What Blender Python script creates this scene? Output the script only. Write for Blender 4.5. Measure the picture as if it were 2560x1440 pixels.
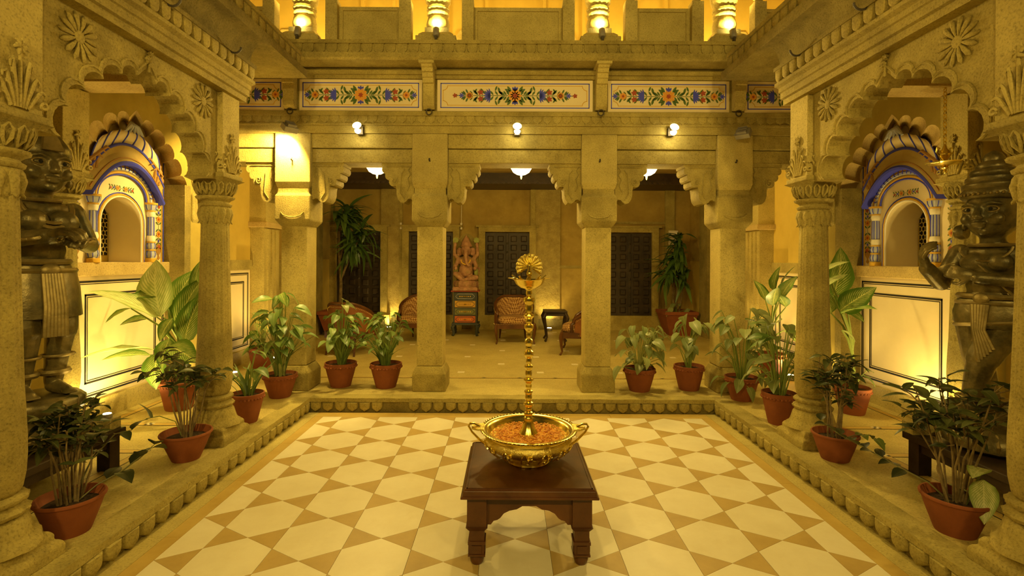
import bpy, bmesh, math, random
from mathutils import Vector, Matrix, Euler
PI = math.pi
R = math.radians
scene = bpy.context.scene
for o in list(bpy.data.objects):
    bpy.data.objects.remove(o)
COL = scene.collection
# ------------------------------------------------------------------ camera
cam_d = bpy.data.cameras.new('camera'); cam = bpy.data.objects.new('camera', cam_d); COL.objects.link(cam)
cam_d.sensor_width = 36.0
cam_d.lens = 1260 / 2560 * 36.0
cam_d.shift_x = 8 / 2560
cam_d.shift_y = -72 / 2560
cam_d.clip_start = 0.05
cam.matrix_world = Matrix.Translation((0, 0, 1.65)) @ Matrix.Rotation(R(90), 4, 'X') @ Matrix.Rotation(R(0.3), 4, 'Z')
scene.camera = cam
# ------------------------------------------------------------------ world and exposure
w = bpy.data.worlds.new('night_sky'); scene.world = w; w.use_nodes = True
bgn = w.node_tree.nodes['Background']
bgn.inputs['Color'].default_value = (1.0, 0.72, 0.22, 1); bgn.inputs['Strength'].default_value = 0.03
scene.view_settings.view_transform = 'Standard'; scene.view_settings.look = 'None'
scene.view_settings.exposure = 0.33; scene.view_settings.gamma = 1.0
scene.view_settings.use_curve_mapping = False
CX = 0.045           # centre line of the court
WARM = (1.0, 0.70, 0.19)
LN = [0]
def lamp_light(kind, loc, power, target=None, angle=90, blend=0.6, radius=0.05, color=WARM, parent=None):
    LN[0] += 1
    d = bpy.data.lights.new('lamp_glow', kind); d.energy = power; d.color = color
    d.shadow_soft_size = radius
    if kind == 'SPOT':
        d.spot_size = R(angle); d.spot_blend = blend
    o = bpy.data.objects.new('lamp_glow', d); COL.objects.link(o); o.location = loc
    if target is not None:
        v = Vector(target) - Vector(loc)
        o.rotation_euler = v.to_track_quat('-Z', 'Y').to_euler()
    return o
# court lights of the opposite arcade (behind the photographer), mirrored copies of the spots in view
for x_, e_ in ((-1.75, 185), (0.05, 135), (1.85, 125)):
    lamp_light('SPOT', (CX + x_, -0.7, 3.25), e_, (CX + x_ * 0.75, 5.2, 0.9), 125, 0.9, 0.10)
for x_ in (-1.6, 1.7):
    lamp_light('SPOT', (CX + x_, -0.8, 4.5), 210, (CX + x_, 6.0, 4.3), 70, 0.8, 0.10)
# ------------------------------------------------------------------ helpers
def grp(o, label=None, cat=None, group=None, kind=None):
    if label: o['label'] = label
    if cat: o['category'] = cat
    if group: o['group'] = group
    if kind: o['kind'] = kind
    return o
def thing(name, loc, label, cat, rz=0.0, group=None, kind=None):
    o = bpy.data.objects.new(name, None); COL.objects.link(o)
    o.location = loc; o.rotation_euler = (0, 0, rz); o.empty_display_size = 0.1
    return grp(o, label, cat, group, kind)
def wloc(o):
    p = Vector((0, 0, 0))
    while o is not None:
        p += o.location; o = o.parent
    return p
class MB:
    def __init__(s): s.v = []; s.f = []; s.uv = {}
    def add(s, vs, fs):
        n = len(s.v); s.v += [tuple(p) for p in vs]; s.f += [tuple(i + n for i in f) for f in fs]; return s
    def box(s, x0, x1, y0, y1, z0, z1):
        return s.add([(x0,y0,z0),(x1,y0,z0),(x1,y1,z0),(x0,y1,z0),(x0,y0,z1),(x1,y0,z1),(x1,y1,z1),(x0,y1,z1)],
                     [(0,3,2,1),(4,5,6,7),(0,1,5,4),(1,2,6,5),(2,3,7,6),(3,0,4,7)])
    def frust(s, cx, cy, z0, z1, a0, a1, b0=None, b1=None):
        b0 = a0 if b0 is None else b0; b1 = a1 if b1 is None else b1
        vs = []
        for z, a, b in ((z0, a0, b0), (z1, a1, b1)):
            vs += [(cx-a,cy-b,z),(cx+a,cy-b,z),(cx+a,cy+b,z),(cx-a,cy+b,z)]
        return s.add(vs, [(0,3,2,1),(4,5,6,7),(0,1,5,4),(1,2,6,5),(2,3,7,6),(3,0,4,7)])
    def sq(s, prof, cx=0, cy=0):           # square "lathe": list of (half width, z)
        vs = []; fs = []
        for a, z in prof: vs += [(cx-a,cy-a,z),(cx+a,cy-a,z),(cx+a,cy+a,z),(cx-a,cy+a,z)]
        for k in range(len(prof)-1):
            for i in range(4):
                j = (i+1) % 4; fs.append((4*k+i, 4*k+j, 4*k+4+j, 4*k+4+i))
        m = 4*(len(prof)-1)
        fs += [(3,2,1,0), (m,m+1,m+2,m+3)]
        return s.add(vs, fs)
    def lathe(s, prof, cx=0, cy=0, n=24, mod=None, cz=0, cap=True):
        vs = []; fs = []
        for r, z in prof:
            for i in range(n):
                a = 2*PI*i/n; q = r*(mod(a, z) if mod else 1.0)
                vs.append((cx+q*math.cos(a), cy+q*math.sin(a), cz+z))
        for k in range(len(prof)-1):
            for i in range(n):
                j = (i+1) % n; fs.append((k*n+i, k*n+j, k*n+n+j, k*n+n+i))
        if cap:
            fs.append(tuple(range(n-1, -1, -1))); m = (len(prof)-1)*n; fs.append(tuple(range(m, m+n)))
        return s.add(vs, fs)
    def tube(s, pts, r, n=6, closed=False, flat=1.0):
        pts = [Vector(p) for p in pts]; N = len(pts); vs = []; fs = []
        rr = r if isinstance(r, (list, tuple)) else [r]*N
        up = None
        for i, p in enumerate(pts):
            if closed: t = pts[(i+1) % N] - pts[i-1]
            else: t = pts[min(i+1, N-1)] - pts[max(i-1, 0)]
            if t.length < 1e-9: t = Vector((0, 0, 1))
            t.normalize()
            if up is None:
                up = Vector((0, 0, 1)) if abs(t.z) < 0.9 else Vector((1, 0, 0))
            x = t.cross(up)
            if x.length < 1e-6: x = t.orthogonal()
            x.normalize(); up = x.cross(t).normalized()
            for k in range(n):
                a = 2*PI*k/n; vs.append(p + x*(rr[i]*math.cos(a)) + up*(rr[i]*math.sin(a)*flat))
        M = N if closed else N-1
        for i in range(M):
            j = (i+1) % N
            for k in range(n):
                l = (k+1) % n; fs.append((i*n+k, i*n+l, j*n+l, j*n+k))
        if not closed:
            fs.append(tuple(range(n-1, -1, -1))); fs.append(tuple(range((N-1)*n, N*n)))
        return s.add(vs, fs)
    def prism(s, poly, fa, fb):            # poly 2-d points mapped to two ends
        n = len(poly)
        vs = [fa(p) for p in poly] + [fb(p) for p in poly]
        fs = [tuple(range(n)), tuple(range(2*n-1, n-1, -1))]
        for i in range(n):
            j = (i+1) % n; fs.append((i, j, n+j, n+i))
        return s.add(vs, fs)
    def ell(s, c, r, n=12, m=8, M=None):
        vs = []; fs = []
        r = (r, r, r) if not isinstance(r, (tuple, list)) else r
        for i in range(m+1):
            th = PI*i/m
            for k in range(n):
                a = 2*PI*k/n
                p = Vector((r[0]*math.sin(th)*math.cos(a), r[1]*math.sin(th)*math.sin(a), r[2]*math.cos(th)))
                if M is not None: p = M @ p
                vs.append(p + Vector(c))
        for i in range(m):
            for k in range(n):
                l = (k+1) % n; fs.append((i*n+k, i*n+n+k, i*n+n+l, i*n+l))
        return s.add(vs, fs)
    def cap(s, p0, p1, r0, r1, n=12):      # tapered capsule
        p0 = Vector(p0); p1 = Vector(p1); d = p1-p0; L = d.length; q = Vector((0,0,1)).rotation_difference(d.normalized()).to_matrix()
        prof = [(r0*math.sin(a), -r0*math.cos(a)) for a in (0.05, 0.5, 1.0, PI/2)] + [(r1*math.cos(a), L+r1*math.sin(a)) for a in (0, 0.5, 1.0, PI/2-0.05)]
        vs = []; fs = []
        for r, z in prof:
            for i in range(n):
                a = 2*PI*i/n; vs.append(p0 + q @ Vector((r*math.cos(a), r*math.sin(a), z)))
        for k in range(len(prof)-1):
            for i in range(n):
                j = (i+1) % n; fs.append((k*n+i, k*n+j, k*n+n+j, k*n+n+i))
        fs.append(tuple(range(n-1, -1, -1))); m = (len(prof)-1)*n; fs.append(tuple(range(m, m+n)))
        return s.add(vs, fs)
    def poly(s, pts): return s.add(pts, [tuple(range(len(pts)))])
    def xf(s, M):
        s.v = [tuple(M @ Vector(p)) for p in s.v]; return s
    def mesh(s, name, mat=None, smooth=38, off=None, recalc=True, weld=False):
        me = bpy.data.meshes.new(name)
        vs = s.v if off is None else [(p[0]-off[0], p[1]-off[1], p[2]-off[2]) for p in s.v]
        me.from_pydata(vs, [], s.f)
        if recalc or weld:
            bm = bmesh.new(); bm.from_mesh(me)
            if weld: bmesh.ops.remove_doubles(bm, verts=bm.verts, dist=1e-5)
            bmesh.ops.recalc_face_normals(bm, faces=bm.faces); bm.to_mesh(me); bm.free()
        if mat is not None: me.materials.append(MT(mat))
        if smooth:
            me.polygons.foreach_set('use_smooth', [True]*len(me.polygons))
            if smooth < 179: me.set_sharp_from_angle(angle=R(smooth))
        me.update(); return me
def obj(name, me, parent=None, loc=(0,0,0), rot=(0,0,0), scale=None):
    o = bpy.data.objects.new(name, me); COL.objects.link(o)
    if parent is not None: o.parent = parent
    o.location = loc; o.rotation_euler = rot
    if scale is not None: o.scale = scale
    return o
def put(mb, name, mat, parent=None, smooth=38, world=True, bevel=0, **kw):
    """one mesh object; world=True: vertices are in world space"""
    if parent is not None:
        off = wloc(parent) if world else None
        o = obj(name, mb.mesh(name, mat, smooth, off, **kw), parent)
    else:
        xs = [p[0] for p in mb.v]; ys = [p[1] for p in mb.v]; zs = [p[2] for p in mb.v]
        off = ((min(xs)+max(xs))/2, (min(ys)+max(ys))/2, min(zs))
        o = obj(name, mb.mesh(name, mat, smooth, off, **kw), None, off)
    if bevel:
        m = o.modifiers.new('bevel', 'BEVEL'); m.width = bevel; m.segments = 2; m.limit_method = 'ANGLE'; m.angle_limit = R(40)
    return o
def struct(mb, name, mat, label, cat, **kw):
    return grp(put(mb, name, mat, **kw), label, cat, None, 'structure')
def copy_tree(o, parent=None):
    c = o.copy(); COL.objects.link(c)
    if parent is not None: c.parent = parent; c.matrix_parent_inverse = Matrix.Identity(4)
    for ch in [k for k in KIDS(o)]: copy_tree(ch, c)
    return c
def KIDS(o): return list(o.children)
def sx(s, w_): return CX + s*w_
# ------------------------------------------------------------------ materials
MATS = {}
def MT(n): return MATS[n]
def newmat(name):
    m = bpy.data.materials.new(name); m.use_nodes = True; MATS[name] = m
    nt = m.node_tree; b = nt.nodes['Principled BSDF']
    return m, nt, b
def nd(nt, t, **kw):
    n = nt.nodes.new(t)
    for k, v in kw.items():
        if k in n.inputs: n.inputs[k].default_value = v
        else: setattr(n, k, v)
    return n
def ramp(nt, fac, stops):
    r = nt.nodes.new('ShaderNodeValToRGB'); e = r.color_ramp.elements
    while len(e) < len(stops): e.new(0.5)
    for i, (p, c) in enumerate(stops): e[i].position = p; e[i].color = (c[0], c[1], c[2], 1)
    nt.links.new(fac, r.inputs[0]); return r.outputs[0]
def surf(name, c1, c2, rough=0.8, scale=3.0, grain=60.0, bump=0.25, metal=0.0, coord='pos', dist=0.01, stain=None, spec=0.4, lo=0.35, hi=0.65):
    m, nt, b = newmat(name); L = nt.links.new
    if name.startswith(('stone', 'plaster_b', 'plaster_o')):
        q_ = lambda c: (c[0], c[1], c[2]*.55)
        c1, c2 = q_(c1), q_(c2); stain = q_(stain) if stain else None
    if coord == 'pos': co = nd(nt, 'ShaderNodeNewGeometry').outputs['Position']
    else: co = nd(nt, 'ShaderNodeTexCoord').outputs['Object']
    n1 = nd(nt, 'ShaderNodeTexNoise', Scale=scale, Detail=6.0, Roughness=0.65); L(co, n1.inputs['Vector'])
    col = ramp(nt, n1.outputs['Fac'], [(lo, c1), (hi, c2)])
    if stain:
        n3 = nd(nt, 'ShaderNodeTexNoise', Scale=scale*0.6+0.7, Detail=8.0, Roughness=0.7); L(co, n3.inputs['Vector'])
        f = ramp(nt, n3.outputs['Fac'], [(0.52, (0,0,0)), (0.72, (0.75,0.75,0.75))])
        mx = nd(nt, 'ShaderNodeMix', data_type='RGBA'); L(f, mx.inputs[0]); L(col, mx.inputs[6]); mx.inputs[7].default_value = (*stain, 1); col = mx.outputs[2]
    if name.startswith('stone'):
        n4 = nd(nt, 'ShaderNodeTexNoise', Scale=85.0, Detail=3.0, Roughness=0.6); L(co, n4.inputs['Vector'])
        f4 = ramp(nt, n4.outputs['Fac'], [(0.30, (.62,.62,.62)), (0.46, (.98,.98,.98)), (0.70, (1.12,1.12,1.12))])
        mx4 = nd(nt, 'ShaderNodeMix', data_type='RGBA', blend_type='MULTIPLY'); mx4.inputs[0].default_value = 1.0; L(col, mx4.inputs[6]); L(f4, mx4.inputs[7]); col = mx4.outputs[2]
    L(col, b.inputs['Base Color'])
    b.inputs['Roughness'].default_value = rough; b.inputs['Metallic'].default_value = metal
    b.inputs['Specular IOR Level'].default_value = spec
    if bump:
        n2 = nd(nt, 'ShaderNodeTexNoise', Scale=grain, Detail=5.0, Roughness=0.7); L(co, n2.inputs['Vector'])
        bp = nd(nt, 'ShaderNodeBump', Strength=bump, Distance=dist); L(n2.outputs['Fac'], bp.inputs['Height']); L(bp.outputs[0], b.inputs['Normal'])
    return m
def flat(name, c, rough=0.6, metal=0.0, spec=0.4):
    m, nt, b = newmat(name); b.inputs['Base Color'].default_value = (*c, 1)
    b.inputs['Roughness'].default_value = rough; b.inputs['Metallic'].default_value = metal; b.inputs['Specular IOR Level'].default_value = spec
    return m
def glow(name, c, s):
    m, nt, b = newmat(name); b.inputs['Base Color'].default_value = (*c, 1)
    b.inputs['Emission Color'].default_value = (*c, 1); b.inputs['Emission Strength'].default_value = s
    return m
surf('stone', (.30,.235,.11), (.48,.385,.20), .85, 2.6, 70, .6, stain=(.21,.16,.065), dist=.015)
surf('stone_pale', (.42,.335,.18), (.57,.465,.27), .85, 2.4, 80, .5, stain=(.33,.255,.12), dist=.012)
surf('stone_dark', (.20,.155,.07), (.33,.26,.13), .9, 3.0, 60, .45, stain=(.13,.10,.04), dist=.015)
surf('stone_rough', (.36,.27,.14), (.52,.41,.23), .9, 5.0, 22, .9, dist=.03)
surf('stone_pink', (.46,.33,.21), (.58,.44,.29), .85, 2.5, 80, .3, stain=(.38,.27,.15))
surf('stone_floor', (.44,.35,.20), (.56,.47,.29), .55, 1.6, 40, .10, stain=(.37,.29,.15))
surf('stone_step', (.31,.25,.12), (.45,.37,.20), .85, 2.5, 45, .5, stain=(.21,.17,.07), dist=.015)
surf('plaster_ochre', (.52,.37,.12), (.64,.47,.17), .85, 1.3, 90, .08)
surf('plaster_olive', (.33,.25,.09), (.45,.35,.14), .9, 1.5, 90, .10)
surf('plaster_cream', (.70,.58,.33), (.77,.65,.39), .6, 1.5, 60, .03)
surf('plaster_brown', (.33,.225,.09), (.46,.33,.14), .85, 1.6, 70, .25, stain=(.25,.165,.06))
surf('marble', (.74,.67,.46), (.81,.75,.54), .38, 3.0, 50, .02, stain=(.70,.62,.40), spec=.35)
surf('tile_brown', (.44,.31,.10), (.52,.37,.125), .45, 4.0, 50, .05)
surf('tile_ochre', (.46,.31,.07), (.56,.40,.11), .5, 3.0, 50, .08)
surf('grout', (.24,.19,.10), (.29,.23,.12), .9, 6.0, 60, .1)
surf('terracotta', (.22,.062,.02), (.29,.085,.028), .75, 4.0, 50, .12, coord='obj')
surf('soil', (.035,.02,.01), (.10,.06,.03), .95, 30.0, 60, 1.0, coord='obj', dist=.03)
surf('bark', (.13,.09,.035), (.27,.20,.09), .9, 14.0, 40, .5, coord='obj')
surf('wood', (.055,.018,.004), (.125,.045,.011), .32, 3.5, 30, .04, coord='obj', spec=.5)
surf('wood_black', (.018,.010,.005), (.05,.028,.014), .45, 5.0, 40, .15, coord='obj')
surf('door_wood', (.022,.014,.007), (.055,.036,.018), .5, 5.0, 40, .2)
surf('leather', (.17,.055,.012), (.23,.085,.02), .45, 8.0, 120, .1, coord='obj')
surf('bronze', (.07,.06,.024), (.28,.225,.09), .35, 5.0, 25, .5, metal=.45, coord='obj', stain=(.06,.075,.05), dist=.006)
surf('bronze_gold', (.20,.155,.055), (.40,.31,.12), .40, 6.0, 60, .5, metal=.6, coord='obj', dist=.004)
surf('brass', (.84,.66,.15), (.92,.76,.22), .20, 8.0, 40, .04, metal=1.0, coord='obj')
surf('brass_emboss', (.72,.56,.11), (.92,.76,.22), .24, 9.0, 26, 1.0, metal=1.0, coord='obj', dist=.012)
surf('pink_stone', (.26,.125,.06), (.46,.25,.13), .7, 14.0, 60, .6, coord='obj', stain=(.22,.21,.05))
surf('gold_pale', (.40,.29,.085), (.50,.38,.13), .6, 4.0, 60, .05)
surf('moss_green', (.20,.24,.05), (.34,.36,.10), .7, 12.0, 60, .3, coord='obj')
surf('metal_grey', (.30,.28,.24), (.38,.36,.31), .45, 8.0, 60, .05, metal=.4, coord='obj')
surf('iron', (.05,.04,.03), (.09,.075,.05), .6, 12.0, 80, .3, metal=.6, coord='obj')
surf('flower_petals', (.62,.20,.02), (.90,.50,.05), .7, 40.0, 60, .3, coord='obj')
flat('blue_paint', (.05,.06,.60), .55); flat('gold_paint', (.62,.36,.03), .5); flat('green_paint', (.07,.13,.02), .6)
flat('red_paint', (.36,.06,.02), .6); flat('orange_paint', (.68,.30,.03), .6); flat('black_paint', (.015,.014,.012), .5)
flat('white_paint', (.80,.74,.58), .5); flat('pale_blue', (.44,.46,.52), .5); flat('brown_paint', (.36,.19,.04), .6)
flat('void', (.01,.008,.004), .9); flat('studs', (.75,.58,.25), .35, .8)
flat('drawer_yellow', (.52,.29,.03), .5); flat('drawer_green', (.16,.16,.05), .5); flat('drawer_orange', (.50,.12,.02), .5); flat('chest_dark', (.05,.055,.045), .5); flat('drawer_red', (.36,.05,.02), .5)
glow('bulb', (1.0, .83, .42), 60.0); glow('lamp_glass', (1.0, .80, .36), 9.0); glow('uplight', (1.0, .84, .45), 40.0)
def leafmat(name, dark, light, vein, mode):
    """mode 0 plain with pale midrib, 1 variegated (pale feathering between green edges), 2 mostly pale"""
    m, nt, b = newmat(name); L = nt.links.new
    uv = nd(nt, 'ShaderNodeUVMap'); sep = nd(nt, 'ShaderNodeSeparateXYZ'); L(uv.outputs[0], sep.inputs[0])
    def M(op, a, bb=None):
        n = nd(nt, 'ShaderNodeMath', operation=op)
        for i, q in enumerate((a, bb)):
            if q is None: continue
            if isinstance(q, (int, float)): n.inputs[i].default_value = q
            else: L(q, n.inputs[i])
        return n.outputs[0]
    ac = M('ABSOLUTE', M('SUBTRACT', sep.outputs[0], .5))           # 0 at midrib .5 at edge
    oi = nd(nt, 'ShaderNodeObjectInfo')
    base = ramp(nt, oi.outputs['Random'], [(0.0, dark), (1.0, light)])
    wv = M('SINE', M('MULTIPLY', M('SUBTRACT', sep.outputs[1], M('MULTIPLY', ac, .8)), 95.0))
    mid = M('LESS_THAN', ac, .022)
    if mode == 0: f = M('MULTIPLY', mid, .6)
    else:
        nz = nd(nt, 'ShaderNodeTexNoise', Scale=7.0, Detail=3.0); L(uv.outputs[0], nz.inputs['Vector'])
        k = M('MULTIPLY', M('ADD', wv, .75 if mode == 1 else 1.6), M('ADD', nz.outputs['Fac'], -.12))
        edge = M('SUBTRACT', .40 if mode == 1 else .47, ac)
        edge = M('MINIMUM', M('MAXIMUM', M('MULTIPLY', edge, 6.0), 0.0), 1.0)
        f = M('MINIMUM', M('MAXIMUM', M('ADD', M('MULTIPLY', k, edge), M('MULTIPLY', mid, .7)), 0.0), 1.0)
    mx = nd(nt, 'ShaderNodeMix', data_type='RGBA'); L(f, mx.inputs[0]); L(base, mx.inputs[6]); mx.inputs[7].default_value = (*vein, 1)
    L(mx.outputs[2], b.inputs['Base Color']); b.inputs['Roughness'].default_value = .38; b.inputs['Specular IOR Level'].default_value = .45
    tr = nd(nt, 'ShaderNodeBsdfTranslucent'); L(mx.outputs[2], tr.inputs[0])
    ms = nd(nt, 'ShaderNodeMixShader'); ms.inputs[0].default_value = .28
    out = [n for n in nt.nodes if n.type == 'OUTPUT_MATERIAL'][0]
    L(b.outputs[0], ms.inputs[1]); L(tr.outputs[0], ms.inputs[2]); L(ms.outputs[0], out.inputs[0])
leafmat('leaf_dumb', (.07,.16,.015), (.13,.25,.03), (.66,.68,.22), 1)
leafmat('leaf_dumb_pale', (.26,.38,.08), (.34,.46,.12), (.78,.82,.42), 2)
leafmat('leaf_arrow', (.09,.16,.03), (.20,.29,.07), (.42,.46,.18), 0)
leafmat('leaf_pale', (.17,.22,.07), (.32,.36,.14), (.50,.50,.24), 0)
leafmat('leaf_shrub', (.03,.045,.012), (.125,.145,.045), (.20,.21,.08), 0)
leafmat('leaf_dark', (.015,.020,.008), (.045,.055,.018), (.08,.08,.03), 0)
leafmat('leaf_drac', (.055,.12,.02), (.12,.21,.04), (.22,.30,.08), 0)
flat('stem_green', (.20,.26,.05), .5); flat('stem_olive', (.16,.15,.05), .6); flat('stem_pale', (.32,.34,.10), .5)
def fabric():
    m, nt, b = newmat('fabric'); L = nt.links.new
    co = nd(nt, 'ShaderNodeTexCoord').outputs['Object']
    mp = nd(nt, 'ShaderNodeMapping'); mp.inputs['Rotation'].default_value = (R(35), R(45), R(10)); L(co, mp.inputs[0])
    ck = nd(nt, 'ShaderNodeTexChecker', Scale=34.0); L(mp.outputs[0], ck.inputs[0])
    ck.inputs[1].default_value = (.46,.28,.09,1); ck.inputs[2].default_value = (.17,.07,.02,1)
    L(ck.outputs[0], b.inputs['Base Color']); b.inputs['Roughness'].default_value = .9
fabric()
# ================================================================== FLOOR OF THE COURT
A = 0.2275; S3 = math.sqrt(3)
TX0, TX1 = CX - 1.97, CX + 1.97; TY1 = 5.2475; TY0 = TY1 - 2*A*10
fl = MB().box(CX-2.30, CX+2.30, -1.6, 5.50, -.14, -.006)
floor = struct(fl, 'floor', 'grout', 'sunken courtyard floor of cream hexagon and brown triangle tiles', 'floor', smooth=0)
def clip(poly, x0, x1, y0, y1):
    for ax, lim, sg in ((0, x0, 1), (0, x1, -1), (1, y0, 1), (1, y1, -1)):
        out = []
        for i, p in enumerate(poly):
            q = poly[(i+1) % len(poly)]
            a = (p[ax]-lim)*sg; b = (q[ax]-lim)*sg
            if a >= 0: out.append(p)
            if (a > 0 and b < 0) or (a < 0 and b > 0):
                t = a/(a-b); out.append((p[0]+(q[0]-p[0])*t, p[1]+(q[1]-p[1])*t))
        poly = out
        if len(poly) < 3: return []
    return poly
def area(p): return abs(sum(p[i-1][0]*p[i][1]-p[i][0]*p[i-1][1] for i in range(len(p))))/2
def shrink(p, d):
    cx = sum(q[0] for q in p)/len(p); cy = sum(q[1] for q in p)/len(p)
    r = max(math.hypot(q[0]-cx, q[1]-cy) for q in p); k = 1-d/r
    return [(cx+(q[0]-cx)*k, cy+(q[1]-cy)*k) for q in p]
cache = {}
def tile(poly, name, mat, key):
    c = clip(poly, TX0, TX1, TY0, TY1)
    if len(c) < 3 or area(c) < 2e-4: return
    full = abs(area(c)-area(poly)) < 1e-7
    cx = sum(q[0] for q in poly)/len(poly); cy = sum(q[1] for q in poly)/len(poly)
    if full and key in cache: me = cache[key]
    else:
        c2 = shrink([(q[0]-cx, q[1]-cy) for q in c], .0016)
        mb = MB().prism(c2, lambda p: (p[0], p[1], -.012), lambda p: (p[0], p[1], 0.0))
        me = mb.mesh(name, mat, 0)
        if full: cache[key] = me
    fo = floor.location
    obj(name, me, floor, (cx-fo.x, cy-fo.y, -fo.z))
for c in range(11):
    X = TX0 + c*S3*A
    for k in range(-1, 12):
        Y = TY1 - 2*A*k - (A if c % 2 else 0)
        h = S3*A/2
        tile([(X,Y+A),(X-h,Y+A/2),(X-h,Y-A/2),(X,Y-A),(X+h,Y-A/2),(X+h,Y+A/2)], 'hexagon_tile', 'marble', 'hex')
        tile([(X,Y+A),(X-h,Y+1.5*A),(X-h,Y+A/2)], 'triangle_tile', 'tile_brown', 'tl')
        tile([(X,Y+A),(X+h,Y+A/2),(X+h,Y+1.5*A)], 'triangle_tile', 'tile_brown', 'tr')
def strip(x0, x1, y0, y1, name, mat, par=None, z=0.0, t=.012):
    put(MB().box(x0+.001, x1-.001, y0+.001, y1-.001, z-t, z), name, mat, par or floor, smooth=0)
y = TY0
for i in range(6):
    y2 = y + (TY1-TY0)/6
    for s in (-1, 1):
        a, b = sorted((sx(s, 1.97), sx(s, 2.065))); strip(a, b, y, y2, 'border_strip', 'tile_ochre')
        a, b = sorted((sx(s, 2.065), sx(s, 2.20))); strip(a, b, y, y2, 'border_slab', 'stone_floor')
    y = y2
for i in range(4):
    strip(CX-2.065+i*1.0325, CX-2.065+(i+1)*1.0325, TY1, TY1+.15, 'border_strip', 'tile_ochre')
for s in (-1, 1):
    a, b = sorted((sx(s, 2.065), sx(s, 2.20))); strip(a, b, TY1, TY1+.15, 'border_slab', 'stone_floor')
strip(CX-2.065, CX+2.065, -1.5, TY0, 'border_slab', 'stone_floor')
# ================================================================== RAISED VERANDAH FLOOR
HS = 0.15; YB = 10.85; WW = 3.855; SE = 2.17
pf = MB().box(CX-4.3, CX+4.3, 5.44, YB+.2, -.1, HS)
pf.box(CX-4.3, CX-SE-.03, -1.6, 5.44, -.1, HS); pf.box(CX+SE+.03, CX+4.3, -1.6, 5.44, -.1, HS)
vf = struct(pf, 'floor_verandah', 'stone_floor', 'raised sandstone floor of the verandah around the sunken court', 'floor', smooth=0)
def petal_mesh(name, w_, h, t, mat, pt=.25):
    """hanging tongue: top at z=0, facing -Y, back at y=0"""
    out = []
    for i in range(9):
        a = PI*i/8; x = -math.cos(a)*w_/2; z = -h*(.45+.55*math.sin(a)**.8) if 0 < i < 8 else -h*.45
        if i == 4: z -= h*pt*.25
        out.append((x, z))
    o2 = [(-w_/2, 0)] + out + [(w_/2, 0)]
    mb = MB(); n = len(o2)
    inn = [(x*.72, -h*.42+(z+h*.42)*.78) for x, z in o2]
    vs = [(x, 0, z) for x, z in o2] + [(x*.96, -t*.7, z*.98) for x, z in o2] + [(x, -t, z) for x, z in inn]
    fs = [(k*n+i, k*n+(i+1) % n, k*n+n+(i+1) % n, k*n+n+i) for k in (0, 1) for i in range(n)] + [tuple(range(2*n, 3*n))]
    return mb.add(vs, fs).mesh(name, mat, 50)
PET = petal_mesh('petal', .116, .098, .040, 'stone_step', .5)
PET_S = petal_mesh('petal', .096, .088, .011, 'stone', 1.1)
PET_L = petal_mesh('petal', .10, .105, .026, 'stone')
DEN = petal_mesh('petal', .112, .10, .018, 'stone', .1)
def rough_box(mb, x0, x1, y0, y1, z0, z1, nx, ny, j, seed):
    rnd = random.Random(seed); vs = []; idx = {}
    for k, z in enumerate((z0, z1)):
        for i in range(nx+1):
            for l in range(ny+1):
                x = x0+(x1-x0)*i/nx; yy = y0+(y1-y0)*l/ny
                e = (nx > ny and l in (0, ny)) or (ny > nx and i in (0, nx))
                idx[(k,i,l)] = len(vs)
                vs.append((x+(rnd.uniform(-j,j) if e and ny > nx else 0), yy+(rnd.uniform(-j,j) if e and nx > ny else 0), z+(rnd.uniform(-j,j)*.5 if k and e else 0)))
    fs = []
    for i in range(nx):
        for l in range(ny):
            fs.append((idx[0,i,l],idx[0,i,l+1],idx[0,i+1,l+1],idx[0,i+1,l])); fs.append((idx[1,i,l],idx[1,i+1,l],idx[1,i+1,l+1],idx[1,i,l+1]))
    for i in range(nx):
        for l in (0, ny): fs.append((idx[0,i,l],idx[0,i+1,l],idx[1,i+1,l],idx[1,i,l]))
    for l in range(ny):
        for i in (0, nx): fs.append((idx[0,i,l],idx[0,i,l+1],idx[1,i,l+1],idx[1,i,l]))
    mb.add(vs, fs)
# step edges: nosing slab over a row of carved lotus petals
def edge_back():
    mb = MB(); rough_box(mb, CX-SE, CX+SE, 5.395, 5.56, .112, HS+.004, 60, 1, .005, 3)
    t = struct(mb, 'trim_1', 'stone_step', 'stone step edge with carved lotus petals below the four square pillars', 'step', smooth=40)
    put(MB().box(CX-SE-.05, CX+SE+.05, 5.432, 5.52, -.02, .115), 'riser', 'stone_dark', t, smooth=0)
    n = 33; rnd = random.Random(4)
    for i in range(n):
        if i in (6, 7, 19): continue
        x = CX-SE+.06+(2*SE-.12)*i/(n-1)
        obj('petal', PET, t, (x-t.location.x, 5.432-t.location.y, .112-t.location.z+rnd.uniform(-.004,.003)), (0,0,rnd.uniform(-.05,.05)), (1,1,rnd.uniform(.9,1.06)))
edge_back()
def edge_side(s):
    mb = MB(); a, b = sorted((sx(s, SE-.005), sx(s, SE+.16)))
    rough_box(mb, a, b, -1.5, 5.42, .112, HS+.004, 1, 90, .005, 5+s)
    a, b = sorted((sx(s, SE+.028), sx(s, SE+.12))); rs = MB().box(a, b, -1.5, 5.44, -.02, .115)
    t = struct(mb, 'trim_%d' % (2 if s < 0 else 3), 'stone_step', 'stone step edge with carved petals along the %s arcade' % ('left' if s < 0 else 'right'), 'step', smooth=40)
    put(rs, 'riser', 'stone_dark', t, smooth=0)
    rnd = random.Random(9+s)
    for i in range(34):
        yy = 5.34-.131*i
        obj('petal', PET, t, (sx(s, SE+.028)-t.location.x, yy-t.location.y, .112-t.location.z+rnd.uniform(-.004,.003)), (0,0,-s*PI/2+rnd.uniform(-.06,.06)), (1,1,rnd.uniform(.9,1.06)))
for s in (-1, 1): edge_side(s)
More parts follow.
